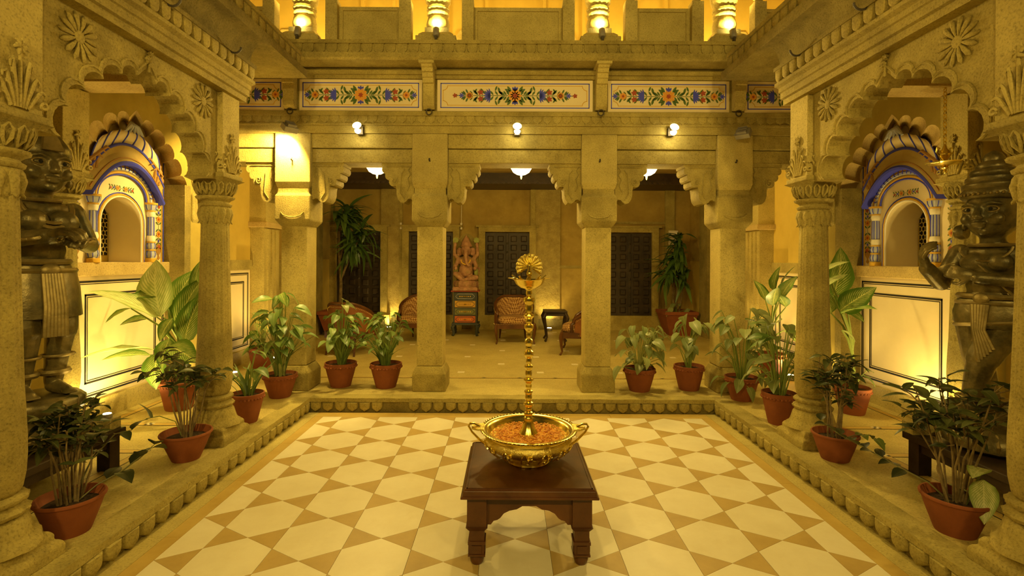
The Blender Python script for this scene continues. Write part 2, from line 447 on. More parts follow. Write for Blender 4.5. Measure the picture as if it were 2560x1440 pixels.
# inlaid lines and dots in the verandah floor
def inlay_frame(s, w0, w1, y0, y1):
    nm = 'inlay_band'
    for (a0, a1, b0, b1) in ((w0, w1, y0, y0+.06), (w0, w1, y1-.06, y1), (w0, w0+.06, y0+.062, y1-.062), (w1-.06, w1, y0+.062, y1-.062)):
        xa, xb = sorted((sx(s, a0), sx(s, a1)))
        put(MB().box(xa-.008, xb+.008, b0-.008, b1+.008, HS-.01, HS+.0012), 'inlay_line', 'black_paint', vf, smooth=0)
        put(MB().box(xa, xb, b0, b1, HS-.01, HS+.0024), nm, 'tile_ochre', vf, smooth=0)
    for (wc, yc) in ((w0+.03, y0+.03), (w0+.03, y1-.03), (w1-.03, y0+.03), (w1-.03, y1-.03), (w0+.03, (y0+y1)/2), ((w0+w1)/2, y1-.03), ((w0+w1)/2, y0+.03)):
        xc = sx(s, wc)
        for i in range(3):
            for q in range(2):
                d = .024
                put(MB().box(xc-1.5*d+i*d, xc-.5*d+i*d, yc-d+q*d, yc+q*d, HS-.01, HS+.0036), 'inlay_check', 'marble' if (i+q) % 2 else 'black_paint', vf, smooth=0)
for s in (-1, 1):
    inlay_frame(s, 2.83, 3.70, 1.6, 3.92); inlay_frame(s, 2.83, 3.70, 4.50, 5.62)
put(MB().box(CX-3.2, CX+3.2, 6.335, 6.385, HS-.01, HS+.0012), 'inlay_line', 'black_paint', vf, smooth=0)
put(MB().box(CX-3.2, CX+3.2, 6.343, 6.377, HS-.01, HS+.0024), 'inlay_band', 'tile_ochre', vf, smooth=0)
dm = MB().box(-.045,.045,-.045,.045,-.01,.0012).mesh('inlay_tile', 'marble', 0)
ck = MB().add([(-.035,0,.0036),(0,-.014,.0036),(.035,0,.0036),(0,.014,.0036)], [(0,1,2,3)]).mesh('inlay_check', 'black_paint', 0)
for r_ in range(8):
    for i in range(-3, 4):
        x = CX+.38+i*1.05+(.525 if r_ % 2 else 0)
        if abs(x-CX) < 3.3: obj('inlay_tile', dm, vf, (x-vf.location.x, 6.68+.53*r_-vf.location.y, HS-vf.location.z))
for i in range(-5, 6): obj('inlay_check', ck, vf, (CX+.1+i*.45-vf.location.x, 6.36-vf.location.y, HS-vf.location.z))
# ================================================================== CEILING, WALLS
CE = 3.32
mb = MB().box(CX-4.3, CX+4.3, 6.05, YB+.1, CE, CE+.1)
mb.box(CX-4.3, CX-2.50, -1.6, 4.30, CE, CE+.1); mb.box(CX+2.50, CX+4.3, -1.6, 4.30, CE, CE+.1)
for s in (-1, 1):
    a, b = sorted((sx(s, 2.62), sx(s, 4.3))); mb.box(a, b, 4.21, 5.66, 3.80, 3.90); mb.box(a, b, 4.21, 4.30, CE, 3.80)
struct(mb, 'ceiling', 'plaster_brown', 'plain plastered ceiling over the verandah and rear hall', 'ceiling', smooth=0)
mb = MB().box(CX-4.3, CX+4.3, YB, YB+.2, HS, CE)
wb = struct(mb, 'wall_back', 'plaster_brown', 'brown plastered rear wall of the hall with four panelled doors', 'wall', smooth=0)
for (x0, x1, m, o_) in ((-2.74,-2.34,'stone_rough',.06), (.56,1.10,'stone_rough',.06), (-4.0,-3.75,'stone_dark',.10), (3.35,3.55,'stone',.05), (1.98,2.06,'stone',.05),(-2.34,-2.28,'stone',.08),(.46,.56,'stone',.08)):
    put(MB().box(x0, x1, YB-o_, YB, HS, 3.2), 'pilaster', m, wb, smooth=0)
put(MB().box(1.10, 1.98, YB-.03, YB, HS, 1.46), 'wall_panel', 'plaster_brown', wb, smooth=0)
put(MB().box(1.10, 1.98, YB-.05, YB, 1.46, 1.52), 'moulding', 'stone', wb, smooth=0)
put(MB().box(1.98, 3.35, YB-.03, YB, 2.42, 2.47), 'moulding', 'stone', wb, smooth=0)
put(MB().box(CX-4.0, CX+4.0, YB-.07, YB, HS, HS+.22), 'plinth_course', 'stone_dark', wb, smooth=0)
# dark carved timber cornice under the ceiling at the back
mb = MB().box(CX-4.0, CX+4.0, 9.75, YB, 3.14, CE)
mb.box(CX-4.0, CX+4.0, 9.68, 9.75, 3.10, 3.16)
tb = struct(mb, 'trim_4', 'wood_black', 'dark carved timber cornice under the hall ceiling above the doors', 'cornice', smooth=0)
tm = MB().prism([(-.05,0),(0,-.05),(.05,0)], lambda p: (p[0], 0, p[1]), lambda p: (p[0], .02, p[1])).mesh('cornice_tooth', 'wood_black', 0)
for i in range(62): obj('cornice_tooth', tm, tb, (CX-3.05+.1*i-tb.location.x, 9.66-tb.location.y, 3.14-tb.location.z))
# doors
pm = MB()
pm.frust(0, 0, 0, .018, .062, .062, .062, .062); pm.frust(0, 0, .018, .034, .062, .046); pm.xf(Matrix.Rotation(PI/2, 4, 'X'))
PANEL = pm.mesh('door_panel', 'door_wood', 0)
def door(i, xc, wd, lab):
    z0, z1 = .46, 2.21; y1 = YB-.02
    t = thing('door_%d' % i, (xc, y1, z0), lab, 'door', kind='structure')
    fr = MB().box(xc-wd/2-.14, xc-wd/2, y1-.13, y1+.02, z0-.1, z1+.02); fr.box(xc+wd/2, xc+wd/2+.14, y1-.13, y1+.02, z0-.1, z1+.02)
    fr.box(xc-wd/2-.14, xc+wd/2+.14, y1-.13, y1+.02, z1+.02, z1+.12); fr.box(xc-wd/2-.20, xc+wd/2+.20, y1-.15, y1+.02, z1+.12, z1+.16)
    fr.box(xc-wd/2-.2, xc+wd/2+.2, y1-.15, y1+.02, HS, z0)
    put(fr, 'door_frame', 'stone', t, smooth=0, bevel=.006)
    for s in (-1, 1):
        a, b = sorted((xc+s*.004, xc+s*(wd/2)))
        lf = put(MB().box(a, b, y1-.05, y1, z0, z1), 'door_leaf', 'door_wood', t, smooth=0)
        lo = wloc(lf)
        for c in range(2):
            for r_ in range(9):
                px = xc+s*(.085+wd/2*.46*c+.055); pz = z0+.12+r_*.188
                obj('door_panel', PANEL, lf, (px-lo.x, y1-.05-lo.y, pz-lo.z))
    put(MB().box(xc-.03, xc+.03, y1-.075, y1-.05, z0, z1), 'meeting_stile', 'door_wood', t, smooth=0, bevel=.008)
    st = MB()
    for r_ in range(8): st.ell((xc, y1-.08, z0+.21+r_*.188), (.022,.018,.022), 8, 5)
    put(st, 'door_studs', 'iron', t)
door(1, -3.20, .94, 'dark panelled door behind the leafy dracaena beside the red planter')
door(2, -1.66, .94, 'dark panelled double door partly behind a square pillar beside the painted chest')
door(3, -.035, .94, 'dark panelled double door behind the brass lamp and the patterned armchair')
door(4, 2.58, .94, 'dark panelled door between a square pillar and the potted dracaena in the square planter')
# conduits on the rear wall
for x in (-2.31, -1.02):
    mb = MB().tube([(x, YB-.05, 3.1), (x, YB-.05, 2.40)], .008, 6); mb.box(x-.02, x+.02, YB-.085, YB-.04, 2.28, 2.42)
    grp(put(mb, 'wall_switch', 'white_paint'), 'small white junction box on the rear wall %s' % ('beside the rough pilaster' if x < -2 else 'above the painted chest'), 'switch', 'white junction boxes')
grp(put(MB().box(3.42, 3.62, YB-.06, YB-.045, 1.98, 2.28), 'wall_notice', 'white_paint'), 'small white notice on the wall behind the dracaena in the square planter', 'notice')
# ---- side walls with niche bay
U0, U1 = 4.30, 5.66           # niche bay
F0, F1, FZ = 4.12, 5.56, 2.33  # front arch of the bay
def foil(cusps, bulge, n=7, c0=None):
    pts = [cusps[0]]
    for p, q in zip(cusps, cusps[1:]):
        dx, dz = q[0]-p[0], q[1]-p[1]; L = math.hypot(dx, dz); nx, nz = -dz/L, dx/L
        mx, mz = (p[0]+q[0])/2-c0[0], (p[1]+q[1])/2-c0[1]
        if nx*mx+nz*mz < 0: nx, nz = -nx, -nz
        for i in range(1, n+1):
            t = .5-.5*math.cos(PI*i/n); k = bulge*L*math.sqrt(max(0, 1-(2*t-1)**2))
            pts.append((p[0]+dx*t+nx*k, p[1]+dz*t+nz*k))
    return pts
def cusped(uc, half, zs, za, bulge=.40):
    rel = [(1.0,0), (.92,.29), (.76,.50), (.56,.67), (.335,.81), (.13,.875)]
    H = za-zs
    right = [(uc+half*a, zs+H*b) for a, b in rel]
    left = [(uc-half*a, zs+H*b) for a, b in rel]
    c0 = (uc, zs)
    L = foil(left, bulge, 7, c0); Rr = foil(right, bulge, 7, c0)
    def og(p): return [(uc+(p[0]-uc)*(1-t)**1.0, p[1]+(za-p[1])*t**1.6+.03*H*math.sin(PI*t)) for t in (.25,.5,.75)]
    return L + og(L[-1]) + [(uc, za)] + og(Rr[-1])[::-1] + Rr[::-1]
def side_wall(s):
    nm = 'left' if s < 0 else 'right'
    N = lambda u, z, o: (sx(s, WW-o), u, z)
    mb = MB()
    def bx(u0, u1, z0, z1, o0, o1):
        a, b = sorted((sx(s, WW-o0), sx(s, WW-o1))); mb.box(a, b, u0, u1, z0, z1)
    bx(-1.6, U0, HS, CE, -.45, .05); bx(U1, YB, HS, CE, -.45, 0.0); bx(4.21, 5.66, CE, 3.82, -.45, 0.0); bx(U0, U1, 3.16, CE, -.45, 0.0); bx(U0, U1, HS, 1.52, -.45, -.002)
    bx(U0, U1, 1.52, 3.16, -.45, -.33)
    wl = struct(mb, 'wall_'+nm, 'plaster_ochre', 'ochre plastered %s wall of the verandah behind the arcade' % nm, 'wall', smooth=0)
    # stone arch wall in front of the bay (splayed cusped opening)
    front = cusped((F0+F1)/2, (F1-F0)/2-.02, FZ, 3.06)
    bk = lambda u: 4.56+(u-F0)*(5.64-4.56)/(F1-F0)
    O = .23
    mb = MB()
    poly = [(3.9, HS), (F0, HS)] + [(F0, FZ)] + front + [(F1, FZ), (F1, HS), (6.02, HS), (6.02, CE), (3.9, CE)]
    mb.poly([N(u, z, O) for u, z in poly])
    mb.poly([N(u, z, O) for u, z in []] or [N(3.9,HS,O), N(3.9,CE,O), N(3.9,CE,0), N(3.9,HS,0)])
    mb.poly([N(6.02,HS,O), N(6.02,CE,O), N(6.02,CE,0), N(6.02,HS,0)])
    mb.poly([N(F1,HS,O), N(F1,FZ,O), N(F1+.06,FZ,0), N(F1+.06,HS,0)])
    mb.poly([N(F0,HS,O), N(F0,FZ,O), N(F0+.2,FZ,0), N(F0+.2,HS,0)])
    put(mb, 'arch_wall', 'plaster_olive', wl, smooth=0, recalc=False)
    mb = MB(); n = len(front)
    mb.add([N(u, z, O) for u, z in front] + [N(bk(u), z-.02, 0) for u, z in front], [(i, i+1, n+i+1, n+i) for i in range(n-1)])
    mb.poly([N(F0,FZ,O), N(front[0][0],FZ,O), N(bk(F0),FZ-.02,0), N(F0+.2,FZ,0)])
    put(mb, 'arch_soffit', 'stone_pink', wl, smooth=30, recalc=False)
    a, b = sorted((sx(s, WW-.235), sx(s, WW+.0)))
    put(MB().box(a, b, 5.555, 5.66, HS, FZ+.12), 'arch_jamb', 'stone_dark', wl, smooth=0)
    # sill, dado, base of the niche bay
    def part(name, mat, u0, u1, z0, z1, o0, o1, par=None, **kw):
        a, b = sorted((sx(s, WW-o0), sx(s, WW-o1))); return put(MB().box(a, b, u0, u1, z0, z1), name, mat, par or wl, smooth=0, **kw)
    part('sill', 'stone_pink', F0+.05, F1+.02, 1.48, 1.60, -.02, .07, bevel=.008)
    da = part('dado_panel', 'plaster_cream', F0+.1, F1+.02, .34, 1.48, -.02, .02)
    def frames(par, u0, u1, z0, z1, o):
        for ins in (.045, .165):
            for d_, wd in ((0, .017), (.026, .007)):
                i_ = ins+d_
                mb = MB()
                def q(a0, a1, c0, c1):
                    xa, xb = sorted((sx(s, WW-o), sx(s, WW-o-.002))); mb.box(xa, xb, a0, a1, c0, c1)
                q(u0+i_, u1-i_, z0+i_, z0+i_+wd); q(u0+i_, u1-i_, z1-i_-wd, z1-i_); q(u0+i_, u0+i_+wd, z0+i_, z1-i_); q(u1-i_-wd, u1-i_, z0+i_, z1-i_)
                put(mb, 'painted_line_frame', 'black_paint', par, smooth=0)
    frames(da, 4.34, F1+.02, .34, 1.48, .02)
    part('skirting', 'stone_floor', F0+.02, F1+.02, HS, .34, -.02, .05)
    # second bay: ochre plaster with its own dado
    part('sill', 'stone', 6.02, 7.38, 1.48, 1.62, -.02, .05)
    d2 = part('dado_panel', 'plaster_cream', 6.02, 7.38, .34, 1.48, -.02, .02); frames(d2, 6.02, 7.38, .34, 1.48, .02)
    part('skirting', 'stone_floor', 6.02, 7.38, HS, .34, -.02, .05)
    part('wall_panel', 'plaster_ochre', 6.5, 6.95, 1.62, 2.9, -.02, .05)
    # pilaster before the hall
    pl = part('pilaster', 'stone_pale', 7.42, 7.90, HS, 2.10, -.02, .21)
    part('pilaster_cap', 'stone_pink', 7.36, 7.96, 2.10, 2.18, -.02, .28, bevel=.015)
    part('pilaster_shaft', 'stone_pale', 7.40, 7.92, 2.18, CE, -.02, .24)
    for k in range(3): part('flute_ridge', 'stone_pale', 7.50+k*.12, 7.54+k*.12, HS+.2, 2.08, .21, .235, pl)
    part('stone_course', 'stone', 7.9, 9.6, HS, 1.62, -.02, .012); part('stone_course', 'plaster_brown', 7.9, YB, 1.63, CE, -.02, .01)
    part('pilaster', 'stone_dark', 9.6, 10.0, HS, 3.1, -.02, .12); part('skirting', 'stone_dark', 7.96, YB, HS, .33, -.02, .06)
    # niche panel -------------------------------------------------
    t = thing('painted_niche', N(4.95, 1.60, 0), 'painted plaster niche with domed canopy behind the %s arcade arch' % nm, 'niche')
    uc, hw, zs = 4.95, .255, 1.98
    arch = [(uc-hw, 1.60)] + [(uc-hw*math.cos(PI*i/14), zs+hw*1.0*math.sin(PI*i/14)) for i in range(15)] + [(uc+hw, 1.60)]
    mb = MB(); mb.poly([N(u, z, .004) for u, z in ([(U0, 1.60)] + arch + [(U1, 1.60), (U1, 3.16), (U0, 3.16)])])
    put(mb, 'niche_panel', 'plaster_cream', t, smooth=0, recalc=False)
    mb = MB(); n = len(arch)
    mb.add([N(u, z, .004) for u, z in arch] + [N(u, z, -.325) for u, z in arch], [(i, i+1, n+i+1, n+i) for i in range(n-1)] + [(0, n-1, 2*n-1, n)])
    put(mb, 'niche_reveal', 'plaster_cream', t, smooth=30, recalc=False)
    # pierced screen
    mb = MB(); zb = -.31; u0, u1, z0, z1 = uc-hw+.005, uc+hw-.02, 1.70, 2.16
    st = .042
    k = 0
    def seg(p, q):
        mb.tube([N(p[0], p[1], zb), N(q[0], q[1], zb)], .0055, 4)
    rows = int((z1-z0)/st); cols = int((u1-u0)/st)
    for r_ in range(rows):
        for c in range(cols):
            a = u0+c*st+(st/2 if r_ % 2 else 0); z = z0+r_*st
            seg((a, z), (a+st/2, z+st*.33)); seg((a+st/2, z+st*.33), (a+st, z)); seg((a, z), (a, z-st*.67))
    put(mb, 'pierced_screen', 'stone_pale', t, smooth=0)
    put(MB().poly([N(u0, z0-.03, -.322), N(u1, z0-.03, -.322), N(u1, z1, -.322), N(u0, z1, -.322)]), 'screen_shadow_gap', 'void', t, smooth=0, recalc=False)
    def curve(off, k=1.0):
        return [(uc-(hw+off), 1.60)] + [(uc-(hw+off)*math.cos(PI*i/18), zs+(hw+off)*math.sin(PI*i/18)) for i in range(19)] + [(uc+hw+off, 1.60)]
    for off, r_, m in ((.010,.010,'white_paint'), (.028,.010,'gold_paint'), (.046,.006,'blue_paint')):
        put(MB().tube([N(u, z, .006) for u, z in curve(off)], r_, 6), 'arch_band', m, t)
    # colonnettes
    def colon(u):
        g = put(MB().lathe([(.055,0),(.055,.035),(.05,.04)], *N(u,0,.03)[:2], n=14, cz=1.60), 'colonnette_base', 'gold_paint', t)
        c = N(u, 0, .03)
        z = 1.645
        for r0, r1, r2, h, m in ((.038,.047,.038,.075,'pale_blue'), (.045,.045,.045,.014,'gold_paint'), (.036,.046,.036,.07,'pale_blue'), (.043,.043,.043,.012,'gold_paint'), (.038,.043,.036,.06,'white_paint'), (.030,.030,.028,.20,'pale_blue'), (.034,.042,.036,.055,'white_paint'), (.043,.043,.043,.012,'gold_paint'), (.040,.052,.056,.06,'pale_blue'), (.062,.062,.062,.02,'gold_paint')):
            put(MB().lathe([(r0, z), (r1, z+h/2), (r2, z+h)], c[0], c[1], 14, mod=(lambda a, zz: 1+.06*math.cos(8*a)) if m == 'pale_blue' else None), 'colonnette_ring', m, t)
            if m == 'pale_blue':
                bl = MB()
                for q in range(7):
                    a = 2*PI*q/7; e = 1.02
                    bl.tube([(c[0]+rr*e*math.cos(a), c[1]+rr*e*math.sin(a), zz) for rr, zz in ((r0, z+.004), (r1, z+h/2), (r2, z+h-.004))], .0042, 4)
                put(bl, 'colonnette_blue_lines', 'blue_paint', t)
            z += h
        return z
    for du in (-.37, .37): zt = colon(uc+du)
    # great arch over the colonnettes
    def big(off, rise): return [(uc-(.37+off)*math.cos(PI*i/22), zt+(rise+off)*math.sin(PI*i/22)) for i in range(23)]
    for off, r_, m in ((-.055,.009,'blue_paint'), (-.035,.014,'gold_paint'), (.0,.020,'pale_blue'), (.034,.014,'gold_paint'), (.060,.014,'white_paint')):
        put(MB().tube([N(u, z, .02) for u, z in big(off, .29)], r_, 6), 'arch_band', m, t)
    # feathered leaf band
    mb = MB(); bb = big(0, .29)
    for i in range(1, 22):
        u, z = bb[i]; a = math.atan2(z-zt, u-uc)
        for q in (-1, 1): mb.tube([N(u, z, .042), N(u+.022*math.cos(a)*q, z+.022*math.sin(a)*q+.012, .036)], .004, 4)
    put(mb, 'leaf_band', 'blue_paint', t)['kind'] = 'stuff'
    # curved cornice (bangla eave): swept profile
    def eave(off): return lambda k: (uc+(.46+off*.16)*k, zt+.29+off - .34*abs(k)**2.1)
    def sweep(name, mat, prof, n=26):
        mb = MB(); vs = []; m = len(prof)
        for i in range(n+1):
            k = -1+2*i/n
            for off, o in prof:
                u, z = eave(off)(k); vs.append(N(u, z, o))
        fs = [(i*m+j, i*m+j+1, i*m+m+j+1, i*m+m+j) for i in range(n) for j in range(m-1)]
        fs += [tuple(range(m)), tuple(range(n*m, n*m+m))]
        put(mb.add(vs, fs), name, mat, t, smooth=40)
    sweep('eave_edge', 'blue_paint', [(.035,.0),(.035,.105),(.055,.115),(.075,.105),(.075,0)])
    sweep('eave_cove', 'gold_pale', [(.075,0),(.075,.100),(.115,.080),(.16,.055),(.20,.062),(.225,.075),(.225,0)])
    sweep('eave_cove', 'brown_paint', [(.10,.094),(.112,.092),(.112,.08),(.10,.08)])
    sweep('eave_edge', 'blue_paint', [(.225,0),(.225,.080),(.238,.086),(.25,.080),(.25,0)])
    # ribbed dome
    mb = MB(); vs = []; n, m = 32, 12; G = []
    def dome(k, q):
        u0, z0 = eave(.25)(k*.98)
        wq = math.cos(q*PI/2)**.55
        u = uc + (u0-uc)*(.20+.72*wq); zt2 = zt+.29+.385 - .10*abs(k)**2
        z = z0 + (zt2-z0)*math.sin(q*PI/2)**.9
        o = .02+.11*math.sin(min(1, q*1.25)*PI*.5+.35)*(1-.35*abs(k))*(1-.5*q*q) + .010*abs(math.cos(k*PI*3.5))
        return N(u, z, o)
    for i in range(n+1):
        for j in range(m+1): vs.append(dome(-1+2*i/n, j/m))
    fs = [(i*(m+1)+j, i*(m+1)+j+1, (i+1)*(m+1)+j+1, (i+1)*(m+1)+j) for i in range(n) for j in range(m)]
    put(mb.add(vs, fs), 'canopy_dome', 'plaster_cream', t, smooth=60)
    for i in range(8):
        k = -1+2*i/7
        for dk, mm, rr in ((-.012,'blue_paint',.0065), (.014,'white_paint',.005)):
            pts = [Vector(dome(max(-1, min(1, k+dk)), j/12)) for j in range(13)]
            pts = [p + Vector((-s*.004, 0, 0)) for p in pts]
            put(MB().tube(pts, rr, 5), 'dome_rib', mm, t)
    for q in (-1, 1):                                  # scroll leaves at the dome ends
        mb = MB()
        for j in range(3): mb.tube([N(uc+q*(.44-.03*j), zt+.20+.02*j, .05), N(uc+q*(.47-.05*j), zt+.30+.04*j, .075), N(uc+q*(.38-.05*j), zt+.37+.04*j, .08), N(uc+q*(.33-.04*j), zt+.34+.05*j, .085)], [.02,.018,.014,.006], 6)
        put(mb, 'scroll_leaf', 'brown_paint', t)
    mb = MB(); zt3 = zt+.29+.37                        # lotus finial
    for i in range(7):
        a = PI*(i/6); mb.tube([N(uc, zt3+.10, .09), N(uc-.05*math.cos(a), zt3+.05, .125), N(uc-.12*math.cos(a), zt3-.02, .13)], [.006,.02,.006], 6)
    put(mb, 'lotus_finial', 'pale_blue', t); c = N(uc, 0, .08)
    put(MB().lathe([(.02,zt3+.06),(.028,zt3+.08),(.012,zt3+.10),(.016,zt3+.12),(.004,zt3+.15)], c[0], c[1], 10), 'finial_tip', 'gold_paint', t)
    for q in (-1, 1):
        c = N(uc+q*.50, 0, .03); zf = zt+.26
        put(MB().lathe([(.03,zf-.06),(.04,zf),(.02,zf+.05),(.028,zf+.08),(.012,zf+.12),(.018,zf+.15),(.003,zf+.27)], c[0], c[1], 10), 'side_finial', 'brown_paint', t)
    for q in (F1+.0, ):
        put(MB().tube([N(q-.02, 1.6, .01), N(q-.02, 3.1, .01)], .006, 4), 'border_line', 'blue_paint', t); put(MB().tube([N(q-.045, 1.6, .01), N(q-.045, 3.1, .01)], .006, 4), 'border_line', 'gold_paint', t)
    # painted flowers
    for (u_, z_, sc, rot) in ((uc, zt+.10, .52, 0), (4.43, 1.98, .80, 1), (5.47, 1.98, .80, 1)):
        for nm_, me, kd in MOTIF_SMALL:
            o = obj(nm_, me, t)
            if kd: o['kind'] = kd
            # motif local: x along, y up, facing +z ; map x->u (or z when rot), y->z (or u)
            bx_, by_ = (Vector((0,1,0)), Vector((0,0,1))) if not rot else (Vector((0,0,1)), Vector((0,-1,0)))
            bz_ = Vector((-s,0,0))
            M3 = Matrix((bx_*sc, by_*sc, bz_)).transposed().to_4x4()
            o.matrix_local = Matrix.Translation(Vector(N(u_, z_, .008))-wloc(t)) @ M3
    for u_ in (4.43, 5.47):                             # painted vases
        pts = [(0,-.05),(.03,-.03),(.012,0),(.05,.05),(.045,.10),(.02,.13),(-.02,.13),(-.045,.10),(-.05,.05),(-.012,0),(-.03,-.03)]
        put(MB().poly([N(u_+a*.8, 1.67+b, .008) for a, b in pts]), 'painted_vase', 'brown_paint', t, smooth=0, recalc=False)
    return wl
# painted motifs (flat print): colour -> mesh
def petal2(mb, x, y_, ang, L, w_, z=0):
    c, s_ = math.cos(ang), math.sin(ang); pts = []
    for t, q in ((0,0),(.3,.8),(.6,1),(.85,.6),(1,0),(.85,-.6),(.6,-1),(.3,-.8)):
        a, b = t*L, q*w_/2; pts.append((x+a*c-b*s_, y_+a*s_+b*c, z))
    mb.poly(pts)
def motif(elems):
    out = []; lv = MB()
    for e in elems:
        k, x, y_, sc = e[0], e[1], e[2], e[3]
        if k == 'leaf': petal2(lv, x, y_, e[4], .062*sc, .022*sc); continue
        if k == 'stem':
            lv.poly([(x, y_-.0025, -.0002), (x+e[4], y_-.0025, -.0002), (x+e[4], y_+.0025, -.0002), (x, y_+.0025, -.0002)]); continue
        g = MB(); n, a0, st, L, w_, c = {'sun': (10, 0, 2*PI/10, .052, .026, 'orange_paint'), 'tulip': (3, -.6, .6, .045, .02, 'blue_paint'), 'blue': (9, -1.36, .34, .066, .014, 'blue_paint'), 'star': (6, 0, PI/3, .028, .012, 'blue_paint'), 'red': (5, .5, 2*PI/5, .028, .018, 'red_paint')}[k]
        for i in range(n): petal2(g, x, y_, a0+i*st+(e[4] if len(e) > 4 else 0), L*sc, w_*sc, .0005)
        out.append(('painted_blossom', g.mesh('painted_blossom', c, 0, recalc=False), None))
        if k == 'sun':
            g = MB()
            for i in range(6): petal2(g, x, y_, PI/3*i+.3, .020*sc, .012*sc, .001)
            out.append(('painted_blossom_eye', g.mesh('painted_blossom_eye', 'red_paint', 0, recalc=False), None))
    out.append(('painted_leaves', lv.mesh('painted_leaves', 'green_paint', 0, recalc=False), 'stuff'))
    return out
def frieze_elems(long):
    E = [('sun', 0, 0, 1.35)]
    for q in (-1, 1):
        E.append(('tulip', 0, q*.045, 1.1, q*PI/2)); E.append(('stem', 0, 0, 1, q*(.62 if long else .54)))
        for a in (.5, 1.0): E += [('leaf', q*.035, .03, 1.25, a if q > 0 else PI-a), ('leaf', q*.035, -.03, 1.25, -a if q > 0 else PI+a)]
        for sg in (-1, 1):
            E += [('leaf', q*.10, sg*.005, 1.2, (sg*.5) if q > 0 else PI-sg*.5), ('leaf', q*.15, sg*.02, 1.1, (sg*1.3) if q > 0 else PI-sg*1.3), ('leaf', q*.20, sg*.045, .9, (PI-sg*1.2) if q > 0 else sg*1.2)]
            E += [('leaf', q*.31, sg*.02, 1.0, sg*1.0 if q > 0 else PI-sg*1.0), ('red', q*.345, sg*.033, 1.1), ('leaf', q*.38, sg*.01, 1.0, sg*.9 if q > 0 else PI-sg*.9), ('leaf', q*.41, sg*.03, .8, PI-sg*.9 if q > 0 else sg*.9)]
            E += [('leaf', q*.47, sg*.02, .8, sg*1.1 if q > 0 else PI-sg*1.1), ('leaf', q*.50, sg*.005, .8, sg*.7 if q > 0 else PI-sg*.7)]
        for xx in (.055,.085,.125,.17,.215,.285,.32,.37,.42,.49):
            for sg in (-1, 1): E.append(('leaf', q*xx, sg*.004, .85, sg*.95 if q > 0 else PI-sg*.95))
        E += [('blue', q*.245, 0, 1.15, 0 if q > 0 else PI), ('sun', q*.455, 0, .75), ('star', q*.535, 0, 1.1)]
        if long: E += [('red', q*.60, 0, .9), ('leaf', q*.565, 0, .5, 0 if q > 0 else PI)]
    return E
MOTIF = motif(frieze_elems(False)); MOTIF_LONG = motif(frieze_elems(True))
sm = []
for q in (-1, 1):
    sm += [('sun', q*.10, 0, .9), ('red', q*.27, -.01, 1.0), ('star', q*.19, .0, .9), ('stem', 0, 0, 1, q*.30)]
    for i in range(5):
        for sg in (-1, 1): sm.append(('leaf', q*(.03+.06*i), sg*.008, .95, sg*.9 if q > 0 else PI-sg*.9))
MOTIF_SMALL = motif(sm)
for s in (-1, 1): side_wall(s)
# ================================================================== SQUARE PILLARS OF THE REAR ROW
YP = 5.87
def swag(): return MB().tube([(-.13,-.205,.10),(-.10,-.208,.065),(-.04,-.21,.045),(.04,-.21,.045),(.10,-.208,.065),(.13,-.205,.10)], .007, 5)
def bracket_poly():
    p = [(0,0),(.46,0),(.475,-.02),(.47,-.045)]
    for (cx, cz, r0) in ((.425,-.085,.045), (.375,-.155,.048), (.315,-.225,.05)):
        for i in range(6):
            a = R(55-i*32); p.append((cx+r0*math.cos(a), cz+r0*math.sin(a)))
    p += [(.265,-.27),(.255,-.31),(.252,-.37),(.235,-.42),(.20,-.455),(.15,-.465),(.11,-.445),(.085,-.42),(.05,-.415),(.03,-.43),(0,-.43)]
    return p
BP = bracket_poly()
def bracket_meshes():
    a = MB().prism([(p[0]*.78, p[1]) for p in BP], lambda p: (p[0], -.13, p[1]), lambda p: (p[0], .13, p[1]))
    a.box(0, .36, -.15, .15, -.012, .0)
    body = a.mesh('bracket', 'stone', 30)
    def spiral(cx, cz, r0, turns, dy): return [(cx+(r0*(1-i/26))*math.cos(turns*2*PI*i/26+2.4), dy, cz+(r0*(1-i/26))*math.sin(turns*2*PI*i/26+2.4)) for i in range(25)]
    v = MB()
    for dy in (-.135, .135):
        v.tube(spiral(.285,-.215,.048,1.75,dy), .008, 5)
        v.tube([(.05,dy,-.05),(.08,dy,-.09),(.05,dy,-.14),(.09,dy,-.19),(.06,dy,-.26),(.10,dy,-.33)], .007, 5)
        v.tube([(.02,dy,-.05),(.16,dy,-.05),(.40,dy,-.05)], .005, 4)
        v.tube([(.13,dy,-.08),(.18,dy,-.13),(.19,dy,-.22),(.20,dy,-.35),(.14,dy,-.42)], .006, 4)
    v.xf(Matrix.Diagonal((.78,1,1,1)))
    return body, v.mesh('bracket_scroll', 'stone', 60)
BR_BODY, BR_SCROLL = bracket_meshes()
SQ = None
